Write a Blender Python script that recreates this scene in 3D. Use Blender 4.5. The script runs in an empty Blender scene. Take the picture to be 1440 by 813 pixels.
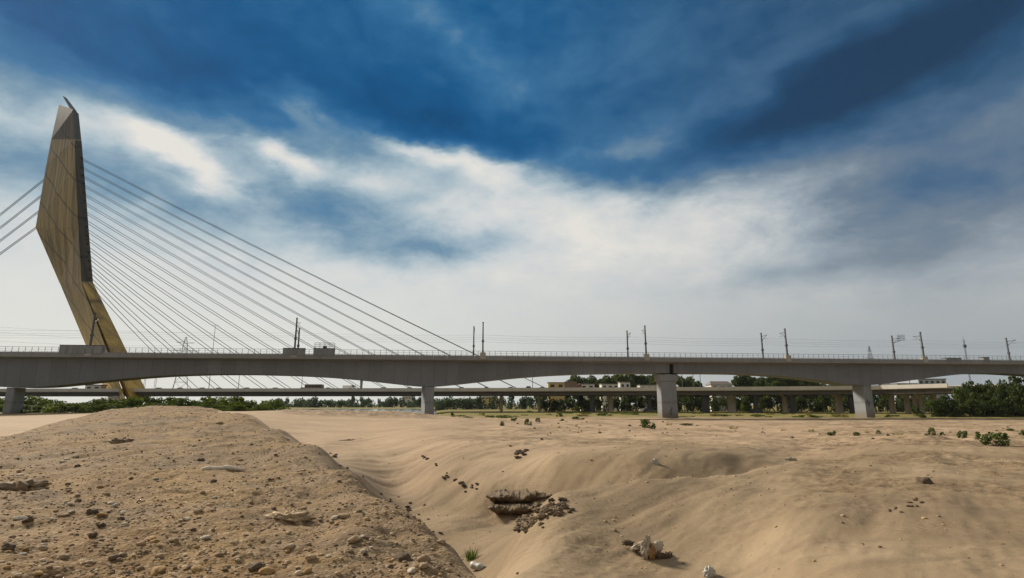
import bpy, math, random
import numpy as np
from mathutils import Vector, Matrix, noise as mnoise

R = math.radians
rnd = random.Random(7)
nrs = np.random.RandomState(11)
SC = bpy.context.scene
COL = SC.collection

# ------------------------------------------------------------------ camera
EYE = 5.6                       # eye height above the river datum
F = 790.0                       # focal length in photo pixels (1440 wide)
PITCH = math.atan((568 - 406.5) / F)
CP, SP = math.cos(PITCH), math.sin(PITCH)

cam = bpy.data.cameras.new('camera')
cam.sensor_width = 36
cam.lens = 36 * F / 1440
cam.clip_start = 0.1
cam.clip_end = 20000
cam_o = bpy.data.objects.new('camera', cam)
COL.objects.link(cam_o)
cam_o.location = (0, 0, EYE)
cam_o.rotation_euler = (math.pi / 2 + PITCH, 0, 0)
SC.camera = cam_o

SC.view_settings.view_transform = 'Standard'
SC.view_settings.look = 'None'
SC.view_settings.gamma = 1
SC.view_settings.use_curve_mapping = False
SC.view_settings.exposure = 1.95
SC.render.engine = 'CYCLES'
SC.cycles.use_denoising = True
SC.cycles.max_bounces = 6
SC.cycles.volume_bounces = 0
SC.cycles.transparent_max_bounces = 8

def ray(px, py):
    dx, dy = (px - 720) / F, (406.5 - py) / F
    return dx, CP - dy * SP, SP + dy * CP

def at(px, py, Y):
    a, b, c = ray(px, py)
    k = Y / b
    return Vector((a * k, Y, EYE + c * k))

def atz(px, py, z):
    a, b, c = ray(px, py)
    k = (z - EYE) / c
    return Vector((a * k, b * k, z))

# ------------------------------------------------------------------ sky
SUN = Vector((-0.60, 0.52, 0.46)).normalized()
world = bpy.data.worlds.new('World')
SC.world = world
world.use_nodes = True

class NT:
    """small helper to write node trees"""
    def __init__(s, tree):
        s.t = tree
        s.n = tree.nodes
        s.l = tree.links
    def node(s, typ, **kw):
        n = s.n.new(typ)
        for k, v in kw.items():
            setattr(n, k, v)
        return n
    def put(s, sock, v):
        if v is None:
            return
        if hasattr(v, 'is_linked') or hasattr(v, 'links'):
            s.l.new(v, sock)
        else:
            sock.default_value = v
    def math(s, op, a, b=None, c=None, clamp=False):
        n = s.node('ShaderNodeMath', operation=op, use_clamp=clamp)
        s.put(n.inputs[0], a)
        s.put(n.inputs[1], b)
        s.put(n.inputs[2], c)
        return n.outputs[0]
    def vmath(s, op, a, b=None):
        n = s.node('ShaderNodeVectorMath', operation=op)
        s.put(n.inputs[0], a)
        s.put(n.inputs[1], b)
        return n.outputs[0]
    def noise(s, vec, scale, detail=4, rough=0.5, dist=0.0, color=False):
        n = s.node('ShaderNodeTexNoise')
        s.put(n.inputs['Vector'], vec)
        n.inputs['Scale'].default_value = scale
        n.inputs['Detail'].default_value = detail
        n.inputs['Roughness'].default_value = rough
        n.inputs['Distortion'].default_value = dist
        return n.outputs['Color'] if color else n.outputs['Fac']
    def ramp(s, fac, stops, interp='LINEAR'):
        n = s.node('ShaderNodeValToRGB')
        cr = n.color_ramp
        cr.interpolation = interp
        while len(cr.elements) < len(stops):
            cr.elements.new(0.5)
        for e, (p, c) in zip(cr.elements, stops):
            e.position = p
            e.color = (c[0], c[1], c[2], 1) if not isinstance(c, (int, float)) else (c, c, c, 1)
        s.put(n.inputs[0], fac)
        return n.outputs[0]
    def mix(s, fac, a, b, blend='MIX'):
        n = s.node('ShaderNodeMix', data_type='RGBA', blend_type=blend)
        s.put(n.inputs[0], fac)
        for sock, v in ((n.inputs[6], a), (n.inputs[7], b)):
            if isinstance(v, tuple) and len(v) == 3:
                v = (*v, 1)
            s.put(sock, v)
        return n.outputs[2]
    def maprange(s, v, a, b, c=0.0, d=1.0, smooth=True):
        n = s.node('ShaderNodeMapRange', interpolation_type='SMOOTHSTEP' if smooth else 'LINEAR')
        s.put(n.inputs[0], v)
        for i, x in enumerate((a, b, c, d)):
            n.inputs[1 + i].default_value = x
        return n.outputs[0]

def lin(r, g, b):
    f = lambda c: (c / 255 / 12.92) if c <= 10 else (((c / 255 + 0.055) / 1.055) ** 2.4)
    return (f(r), f(g), f(b))

def azel(px, py):
    a, b, c = ray(px, py)
    return math.atan2(a, b), math.atan2(c, math.hypot(a, b))

def build_sky():
    t = NT(world.node_tree)
    t.n.clear()
    out = t.node('ShaderNodeOutputWorld')
    bg = t.node('ShaderNodeBackground')
    bg.inputs['Strength'].default_value = 0.1
    t.l.new(bg.outputs[0], out.inputs[0])
    sky = t.node('ShaderNodeTexSky', sky_type='NISHITA', sun_disc=False)
    sky.sun_elevation = math.asin(SUN.z)
    sky.sun_rotation = math.atan2(SUN.x, SUN.y) % (2 * math.pi)
    co = t.node('ShaderNodeTexCoord').outputs['Generated']
    sep = t.node('ShaderNodeSeparateXYZ')
    t.l.new(co, sep.inputs[0])
    x, y, z = sep.outputs
    hor = t.math('SQRT', t.math('ADD', t.math('MULTIPLY', x, x), t.math('MULTIPLY', y, y)))
    az0 = t.math('ARCTAN2', x, y)
    el0 = t.math('ARCTAN2', z, hor)
    # stretched coordinates: cloud sheets are long across and thin upwards
    st = t.node('ShaderNodeCombineXYZ')
    t.l.new(az0, st.inputs[0])
    t.l.new(t.math('MULTIPLY', el0, 1.9), st.inputs[1])
    stv = st.outputs[0]
    w1 = t.noise(stv, 3.2, 5, 0.55, 0.3, True)
    w2 = t.noise(stv, 9.0, 5, 0.6, 0.2, True)
    s1 = t.node('ShaderNodeSeparateXYZ'); t.l.new(w1, s1.inputs[0])
    s2 = t.node('ShaderNodeSeparateXYZ'); t.l.new(w2, s2.inputs[0])
    def warp(base, a, b, k1, k2):
        v = t.math('MULTIPLY_ADD', t.math('SUBTRACT', a, 0.5), k1, base)
        return t.math('MULTIPLY_ADD', t.math('SUBTRACT', b, 0.5), k2, v)
    az = warp(az0, s1.outputs[0], s2.outputs[0], 0.20, 0.11)
    el = warp(el0, s1.outputs[1], s2.outputs[1], 0.085, 0.055)
    def blob(px, py, rx, ry, rot, wgt):
        a0, e0 = azel(px, py)
        k = 1 / F * (math.cos(a0) * 0.5 + 0.5)
        c, s = math.cos(R(rot)), math.sin(R(rot))
        da = t.math('SUBTRACT', az, a0)
        de = t.math('SUBTRACT', el, e0)
        p = t.math('MULTIPLY', t.math('ADD', t.math('MULTIPLY', da, c), t.math('MULTIPLY', de, s)), 1 / (rx * k))
        q = t.math('MULTIPLY', t.math('SUBTRACT', t.math('MULTIPLY', de, c), t.math('MULTIPLY', da, s)), 1 / (ry * k))
        d2 = t.math('ADD', t.math('MULTIPLY', p, p), t.math('MULTIPLY', q, q))
        return t.math('MULTIPLY', t.math('EXPONENT', t.math('MULTIPLY', d2, -1.0)), wgt)
    # darkness: low near the horizon, climbing with height
    D = t.maprange(el, R(19), R(31), 0.11, 0.88)
    for b in BLOBS:
        D = t.math('ADD', D, blob(*b))
    det = t.noise(stv, 5.5, 9, 0.62, 0.45)
    fine = t.noise(stv, 13.0, 9, 0.66, 0.3)
    amp = t.maprange(el0, R(3), R(16), 0.06, 0.42)
    D = t.math('MULTIPLY_ADD', t.math('SUBTRACT', det, 0.5), amp, D)
    D = t.math('MULTIPLY_ADD', t.math('SUBTRACT', fine, 0.5), t.math('MULTIPLY', amp, 0.8), D)
    D = t.math('MAXIMUM', D, 0.0)
    D = t.math('DIVIDE', D, t.math('MULTIPLY_ADD', t.math('MULTIPLY', D, D), 0.13, 1.0))
    # unseen sky overhead and behind the viewer, toned to light the scene
    over = t.maprange(el0, R(44), R(62), 0, 1)
    back = t.maprange(t.math('ABSOLUTE', az0), R(62), R(100), 0, 1)
    thin = t.math('MAXIMUM', over, back)  # mask of the unseen sky
    D = t.math('MULTIPLY', D, t.math('MULTIPLY_ADD', thin, -0.72, 1.0), clamp=True)
    left = t.ramp(D, [(0.0, lin(226, 224, 217)), (0.16, lin(203, 209, 211)), (0.32, lin(164, 184, 195)), (0.5, lin(110, 144, 168)),
                      (0.68, lin(52, 110, 154)), (0.86, lin(10, 84, 134)), (1.0, lin(0, 66, 112))])
    right = t.ramp(D, [(0.0, lin(228, 223, 215)), (0.16, lin(200, 202, 201)), (0.32, lin(158, 168, 177)), (0.5, lin(112, 128, 144)),
                       (0.68, lin(72, 103, 134)), (0.86, lin(40, 78, 112)), (1.0, lin(28, 58, 88))])
    side = t.maprange(az0, R(-6), R(40))
    c = t.mix(side, left, right)
    # low sky: thick pale air, greyer towards the right
    hz = t.mix(t.maprange(az0, R(-25), R(42)), lin(224, 223, 216), lin(146, 154, 159))
    c = t.mix(t.maprange(el0, R(2), R(17), 0.88, 0.0), c, hz)
    c = t.mix(t.math('MULTIPLY', thin, 0.9), c, t.mix(0.25, t.mix(D, lin(160, 154, 145), lin(105, 107, 110)), c))
    up = t.vmath('SCALE', c, None)
    up.node.inputs['Scale'].default_value = 2.6
    allsky = t.mix(0.004, up, sky.outputs[0])
    t.l.new(allsky, bg.inputs['Color'])

BLOBS = [  # px, py, half width, half height, tilt (deg), weight
    (300, 165, 120, 34, -12, 0.14), (345, 225, 50, 16, -25, -0.16), (600, 180, 170, 46, -4, 0.26), (830, 228, 190, 40, -8, 0.34), (1010, 200, 170, 44, 6, 0.22),
    (1120, 170, 140, 40, 14, 0.16), (300, 90, 300, 60, 0, 0.10), (1300, 70, 260, 80, 10, 0.22), (1210, 120, 240, 50, 10, 0.10), (1250, 110, 300, 60, 8, 0.10),
    (440, 288, 165, 58, -6, 0.44), (440, 232, 90, 15, -10, -0.24), (310, 245, 50, 20, -30, -0.20), (540, 250, 50, 14, -10, -0.10), (625, 345, 120, 20, 4, 0.30), (1400, 300, 230, 80, 6, 0.36), (260, 300, 160, 50, -10, 0.12), (1130, 388, 160, 18, 4, 0.14),
    (60, 220, 190, 70, 0, 0.32), (60, 170, 150, 22, 0, -0.2), (205, 188, 70, 20, -14, -0.42), (430, 150, 55, 20, -25, -0.34), (405, 222, 60, 20, -30, -0.34),
    (570, 208, 75, 20, -20, -0.40), (650, 236, 70, 18, -20, -0.36), (720, 244, 40, 14, 0, -0.24), (885, 208, 85, 17, 0, -0.30),
    (1310, 220, 260, 66, 14, 0.36), (1380, 180, 150, 22, 16, -0.06), (280, 245, 60, 18, -25, -0.25), (640, 45, 110, 26, -30, -0.20), (1090, 92, 200, 24, 14, -0.18),
    (790, 115, 120, 20, 10, -0.14), (1000, 330, 280, 45, -3, -0.12), (180, 120, 120, 18, -8, -0.12), (70, 40, 220, 60, 0, 0.12), (1420, 250, 160, 90, 0, 0.14),
]
build_sky()

sun = bpy.data.lights.new('sun', 'SUN')
sun.energy = 1.5
sun.angle = R(12)
sun.color = (1.0, 0.9, 0.76)
sun_o = bpy.data.objects.new('sun', sun)
COL.objects.link(sun_o)
sun_o.rotation_euler = SUN.to_track_quat('Z', 'Y').to_euler()
sun_o.location = (-80, -30, 200)

# ------------------------------------------------------------------ object helpers
class MB:
    """collects vertices and faces, then links them as ONE mesh object"""
    def __init__(s):
        s.v = []
        s.f = []
    def add(s, vs, fs):
        o = len(s.v)
        s.v += [tuple(p) for p in vs]
        s.f += [tuple(i + o for i in f) for f in fs]
        return s
    def hexa(s, p):
        """8 corners: four below, four above, same turning order"""
        return s.add(p, [(3, 2, 1, 0), (4, 5, 6, 7), (0, 1, 5, 4), (1, 2, 6, 5), (2, 3, 7, 6), (3, 0, 4, 7)])
    def box(s, c, size, rz=0.0):
        x, y, z = size[0] / 2, size[1] / 2, size[2] / 2
        m = Matrix.Rotation(rz, 3, 'Z')
        c = Vector(c)
        return s.hexa([c + m @ Vector(q) for q in ((-x, -y, -z), (x, -y, -z), (x, y, -z), (-x, y, -z),
                                                  (-x, -y, z), (x, -y, z), (x, y, z), (-x, y, z))])
    def loft(s, rings, cap=True):
        n = len(rings[0])
        vs = [p for r in rings for p in r]
        fs = []
        for k in range(len(rings) - 1):
            for i in range(n):
                j = (i + 1) % n
                fs.append((k * n + i, k * n + j, (k + 1) * n + j, (k + 1) * n + i))
        if cap:
            fs.append(tuple(range(n - 1, -1, -1)))
            fs.append(tuple((len(rings) - 1) * n + i for i in range(n)))
        return s.add(vs, fs)
    def tube(s, pts, radii, n=6):
        pts = [Vector(p) for p in pts]
        if not hasattr(radii, '__len__'):
            radii = [radii] * len(pts)
        rings = []
        for i, p in enumerate(pts):
            d = (pts[min(i + 1, len(pts) - 1)] - pts[max(i - 1, 0)]).normalized()
            a = d.cross(Vector((0, 0, 1)))
            if a.length < 1e-3:
                a = Vector((1, 0, 0))
            a.normalize()
            b = d.cross(a)
            rings.append([p + (a * math.cos(2 * math.pi * k / n) + b * math.sin(2 * math.pi * k / n)) * radii[i] for k in range(n)])
        return s.loft(rings)
    def lathe(s, prof, c=(0, 0, 0), n=16):
        c = Vector(c)
        return s.loft([[c + Vector((r * math.cos(2 * math.pi * k / n), r * math.sin(2 * math.pi * k / n), z)) for k in range(n)] for r, z in prof])
    def prism(s, poly, d, base=(0, 0, 0)):
        """polygon given in x,z, pushed along y by d (both ways by half)"""
        b = Vector(base)
        return s.loft([[b + Vector((x, -d / 2, z)) for x, z in poly], [b + Vector((x, d / 2, z)) for x, z in poly]])
    def mesh(s, name, mat, smooth=False):
        me = bpy.data.meshes.new(name)
        me.from_pydata(s.v, [], s.f)
        me.validate()
        if mat:
            me.materials.append(mat)
        if smooth:
            me.shade_smooth()
        import bmesh
        bm = bmesh.new(); bm.from_mesh(me)
        bmesh.ops.recalc_face_normals(bm, faces=bm.faces)
        bm.to_mesh(me); bm.free()
        return me
    def build(s, name, mat, parent=None, loc=None, smooth=False):
        o = bpy.data.objects.new(name, s.mesh(name, mat, smooth))
        COL.objects.link(o)
        if parent:
            o.parent = parent
        if loc is not None:
            o.location = loc
        return o

def tag(o, label=None, cat=None, group=None, kind=None):
    for k, v in (('label', label), ('category', cat), ('group', group), ('kind', kind)):
        if v:
            o[k] = v
    return o

def empty(name, loc, label, cat, group=None, rz=0.0):
    o = bpy.data.objects.new(name, None)
    COL.objects.link(o)
    o.location = loc
    o.rotation_euler = (0, 0, rz)
    o.empty_display_size = 0.2
    return tag(o, label, cat, group)

def copy_tree(o, parent=None):
    c = o.copy()
    COL.objects.link(c)
    if parent:
        c.parent = parent
    for ch in list(o.children):
        copy_tree(ch, c)
    return c

ORD = ['first', 'second', 'third', 'fourth', 'fifth', 'sixth', 'seventh', 'eighth', 'ninth', 'tenth', 'eleventh', 'twelfth', 'thirteenth',
       'fourteenth', 'fifteenth', 'sixteenth', 'seventeenth', 'eighteenth', 'nineteenth', 'twentieth', 'twenty-first', 'twenty-second',
       'twenty-third', 'twenty-fourth', 'twenty-fifth', 'twenty-sixth', 'twenty-seventh', 'twenty-eighth', 'twenty-ninth', 'thirtieth',
       'thirty-first', 'thirty-second', 'thirty-third', 'thirty-fourth', 'thirty-fifth', 'thirty-sixth', 'thirty-seventh', 'thirty-eighth']

# ------------------------------------------------------------------ materials
def material(name):
    m = bpy.data.materials.new(name)
    m.use_nodes = True
    t = NT(m.node_tree)
    bs = t.n.get('Principled BSDF')
    return m, t, bs

def wpos(t):
    return t.node('ShaderNodeNewGeometry').outputs['Position']

def mapped(t, vec, scale):
    n = t.node('ShaderNodeMapping')
    t.l.new(vec, n.inputs[0])
    n.inputs['Scale'].default_value = scale
    return n.outputs[0]

def bump(t, bs, h, strength, dist=0.02):
    b = t.node('ShaderNodeBump')
    b.inputs['Strength'].default_value = strength
    b.inputs['Distance'].default_value = dist
    t.l.new(h, b.inputs['Height'])
    t.l.new(b.outputs[0], bs.inputs['Normal'])

def simple(name, col, rough=0.7, var=0.25, scale=3.0, metal=0.0, streak=False, bmp=0.0):
    m, t, bs = material(name)
    p = wpos(t)
    v = mapped(t, p, (1, 1, 0.15)) if streak else p
    n = t.noise(v, scale, 6, 0.6)
    lo = tuple(c * (1 - var) for c in col)
    hi = tuple(min(1, c * (1 + var)) for c in col)
    t.l.new(t.ramp(n, [(0.3, lo), (0.7, hi)]), bs.inputs['Base Color'])
    bs.inputs['Roughness'].default_value = rough
    bs.inputs['Metallic'].default_value = metal
    if bmp:
        bump(t, bs, t.noise(p, scale * 6, 5, 0.6), bmp)
    return m

def concrete(name, col, stain=0.35, joints=False, flood=False):
    m, t, bs = material(name)
    p = wpos(t)
    big = t.noise(p, 0.12, 5, 0.6)
    st = t.noise(mapped(t, p, (0.55, 0.55, 0.035)), 1.0, 7, 0.65)
    fine = t.noise(p, 2.2, 6, 0.65)
    c = t.ramp(big, [(0.3, tuple(x * 0.86 for x in col)), (0.7, tuple(x * 1.12 for x in col))])
    c = t.mix(t.maprange(st, 0.52, 0.8, 0, stain), c, tuple(x * 0.4 for x in col))
    c = t.mix(t.maprange(st, 0.44, 0.2, 0, 0.35), c, tuple(min(1, x * 1.25) for x in col))
    c = t.mix(t.maprange(fine, 0.35, 0.7, 0.18, 0), c, tuple(x * 0.5 for x in col))
    if flood:
        # silt left by high water, and splash at the foot
        sf = t.node('ShaderNodeSeparateXYZ'); t.l.new(p, sf.inputs[0])
        hf = t.math('MULTIPLY_ADD', t.math('SUBTRACT', fine, 0.5), 2.2, sf.outputs[2])
        c = t.mix(t.maprange(hf, 4.6, 2.2, 0, 0.75), c, (0.17, 0.13, 0.085))
        c = t.mix(t.maprange(t.math('ABSOLUTE', t.math('SUBTRACT', hf, 6.0)), 0.0, 0.5, 0.4, 0), c, (0.09, 0.08, 0.065))
    if joints:
        # match-cast segment joints every 3.4 m and a pour tone for each segment
        sep = t.node('ShaderNodeSeparateXYZ'); t.l.new(p, sep.inputs[0])
        q = t.math('MULTIPLY', t.math('MULTIPLY_ADD', sep.outputs[1], 0.138, sep.outputs[0]), 1 / 3.4)
        fr = t.math('ABSOLUTE', t.math('SUBTRACT', t.math('FRACT', q), 0.5))
        wn = t.node('ShaderNodeTexWhiteNoise', noise_dimensions='1D'); t.l.new(t.math('FLOOR', q), wn.inputs['W'])
        c = t.mix(t.maprange(wn.outputs['Value'], 0, 1, 0, 0.35, False), c, tuple(x * 0.6 for x in col))
        c = t.mix(t.maprange(fr, 0.475, 0.495, 0, 0.6), c, tuple(x * 0.35 for x in col))
    t.l.new(c, bs.inputs['Base Color'])
    bs.inputs['Roughness'].default_value = 0.85
    return m

M = {}
M['girder'] = concrete('grey_concrete', (0.185, 0.196, 0.212), 0.4, True)
M['slab'] = concrete('pale_concrete', (0.225, 0.224, 0.222), 0.55)
M['pier'] = concrete('pier_concrete', (0.24, 0.25, 0.262), 0.5, False, True)
M['joint'] = simple('dark_joint', (0.02, 0.02, 0.02), 0.9)
M['rail'] = simple('rail_steel', (0.16, 0.16, 0.155), 0.6)
M['mast'] = simple('mast_steel', (0.06, 0.065, 0.07), 0.55, 0.2, 2, 0.2)
M['plinth'] = concrete('plinth_concrete', (0.36, 0.33, 0.29), 0.3)
M['wire'] = simple('wire_metal', (0.05, 0.05, 0.05), 0.6)
M['cable'] = simple('cable_sheath', (0.05, 0.052, 0.053), 0.6, 0.1)
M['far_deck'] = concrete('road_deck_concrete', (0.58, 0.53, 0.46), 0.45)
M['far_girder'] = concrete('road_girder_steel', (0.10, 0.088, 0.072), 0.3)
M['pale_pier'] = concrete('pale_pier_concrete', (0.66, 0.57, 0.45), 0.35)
M['dark_pier'] = concrete('dark_pier_concrete', (0.065, 0.063, 0.06), 0.3)  # shade on the near pier row, put into the concrete colour
M['box'] = simple('cabinet_paint', (0.17, 0.18, 0.185), 0.6, 0.3, 1.2, 0, True)
M['glass'] = simple('dark_glass', (0.02, 0.025, 0.03), 0.12, 0.1)
M['tyre'] = simple('rubber', (0.015, 0.015, 0.015), 0.9)
M['roofing'] = simple('roof_sheet', (0.16, 0.13, 0.11), 0.7)
M['clay'] = None

def pylon_mat(name, col, dark, rough=0.55, low=None):
    m, t, bs = material(name)
    p = wpos(t)
    st = t.noise(mapped(t, p, (0.30, 0.12, 0.016)), 1.0, 8, 0.68, 0.3)
    fine = t.noise(mapped(t, p, (0.9, 0.4, 0.05)), 1.0, 7, 0.65)
    c = t.ramp(st, [(0.30, dark), (0.47, tuple(0.5 * (a + b) for a, b in zip(col, dark))), (0.58, col), (0.75, tuple(min(1, a * 1.25) for a in col))])
    c = t.mix(t.maprange(fine, 0.55, 0.8, 0, 0.55), c, dark)
    c = t.mix(t.maprange(fine, 0.42, 0.25, 0, 0.3), c, tuple(min(1, a * 1.35 + 0.02) for a in col))
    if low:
        # brown above blends into gold towards the foot
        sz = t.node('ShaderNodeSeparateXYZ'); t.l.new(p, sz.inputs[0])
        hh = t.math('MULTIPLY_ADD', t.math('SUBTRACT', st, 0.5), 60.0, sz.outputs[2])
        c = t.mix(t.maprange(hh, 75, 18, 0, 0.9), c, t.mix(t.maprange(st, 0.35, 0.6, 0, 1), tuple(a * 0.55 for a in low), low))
    # cable shadows painted as dark bands running aslant over the faces
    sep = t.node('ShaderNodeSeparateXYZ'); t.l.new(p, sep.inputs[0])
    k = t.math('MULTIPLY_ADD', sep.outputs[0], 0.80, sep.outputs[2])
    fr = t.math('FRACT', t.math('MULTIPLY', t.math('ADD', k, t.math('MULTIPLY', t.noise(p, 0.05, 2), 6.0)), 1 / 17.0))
    shadow_band = t.maprange(t.math('ABSOLUTE', t.math('SUBTRACT', fr, 0.5)), 0.0, 0.055, 0.75, 0.0)
    c = t.mix(shadow_band, c, tuple(a * 0.45 for a in dark))
    # level plate joints
    fz = t.math('FRACT', t.math('MULTIPLY', sep.outputs[2], 1 / 5.2))
    t.l.new(t.mix(t.maprange(t.math('ABSOLUTE', t.math('SUBTRACT', fz, 0.5)), 0.0, 0.03, 0.35, 0.0), c, dark), bs.inputs['Base Color'])
    bs.inputs['Roughness'].default_value = rough
    bs.inputs['Specular IOR Level'].default_value = 0.15
    return m
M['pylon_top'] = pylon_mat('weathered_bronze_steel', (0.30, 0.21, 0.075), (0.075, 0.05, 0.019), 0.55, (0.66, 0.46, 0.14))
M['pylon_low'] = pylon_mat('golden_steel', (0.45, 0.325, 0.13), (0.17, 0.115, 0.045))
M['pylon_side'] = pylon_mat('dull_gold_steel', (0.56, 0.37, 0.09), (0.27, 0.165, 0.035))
M['pylon_dark'] = pylon_mat('dark_anchor_steel', (0.075, 0.055, 0.028), (0.03, 0.022, 0.012), 0.7)  # steel darkened to paint the shade of the right-hand face
M['pylon_cap'] = pylon_mat('bronze_glass', (0.10, 0.073, 0.035), (0.03, 0.025, 0.018), 0.6)

def foliage_mat(name, a, b):
    m, t, bs = material(name)
    at_ = t.node('ShaderNodeAttribute', attribute_name='tone')
    c = t.ramp(at_.outputs['Fac'], [(0.0, a), (1.0, b)])
    t.l.new(c, bs.inputs['Base Color'])
    bs.inputs['Roughness'].default_value = 0.7
    bs.inputs['Specular IOR Level'].default_value = 0.12
    tr = t.node('ShaderNodeBsdfTranslucent')
    t.l.new(t.mix(1.0, c, (1.0, 1.0, 0.55), 'MULTIPLY'), tr.inputs['Color'])
    mx = t.node('ShaderNodeMixShader')
    mx.inputs[0].default_value = 0.4
    t.l.new(bs.outputs[0], mx.inputs[1]); t.l.new(tr.outputs[0], mx.inputs[2])
    t.l.new(mx.outputs[0], t.n.get('Material Output').inputs['Surface'])
    return m
M['leaf_bank'] = foliage_mat('bank_leaves', (0.045, 0.075, 0.014), (0.18, 0.22, 0.045))
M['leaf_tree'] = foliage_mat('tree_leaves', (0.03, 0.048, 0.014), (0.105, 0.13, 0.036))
M['leaf_far'] = foliage_mat('far_leaves', (0.035, 0.062, 0.042), (0.085, 0.12, 0.075))  # bluish tint paints distance haze into the leaf colour
M['leaf_shrub'] = foliage_mat('shrub_leaves', (0.03, 0.055, 0.015), (0.12, 0.17, 0.045))
M['leaf_dry'] = foliage_mat('dry_leaves', (0.13, 0.12, 0.04), (0.30, 0.26, 0.09))
M['bark'] = simple('bark', (0.09, 0.07, 0.05), 0.9, 0.3, 4)

# ------------------------------------------------------------------ ground shape
def vnoise(x, y, seed=0):
    xi, yi = np.floor(x), np.floor(y)
    fx, fy = x - xi, y - yi
    fx = fx * fx * fx * (fx * (fx * 6 - 15) + 10)
    fy = fy * fy * fy * (fy * (fy * 6 - 15) + 10)
    def h(i, j):
        i = i.astype(np.int64); j = j.astype(np.int64)
        n = (i * 374761393 + j * 668265263 + seed * 1442695041) & 0x7fffffff
        n = ((n ^ (n >> 13)) * 1274126177) & 0x7fffffff
        n = n ^ (n >> 16)
        return (n & 0xffff) / 65535.0
    a, b, c, d = h(xi, yi), h(xi + 1, yi), h(xi, yi + 1), h(xi + 1, yi + 1)
    return (a + (b - a) * fx) * (1 - fy) + (c + (d - c) * fx) * fy - 0.5

def fbm(x, y, octv=4, seed=0, gain=0.5):
    s, a = 0, 1.0
    for o in range(octv):
        s = s + a * vnoise(x * 2 ** o + 17.3 * o, y * 2 ** o - 9.1 * o, seed + o)
        a *= gain
    return s

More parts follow.
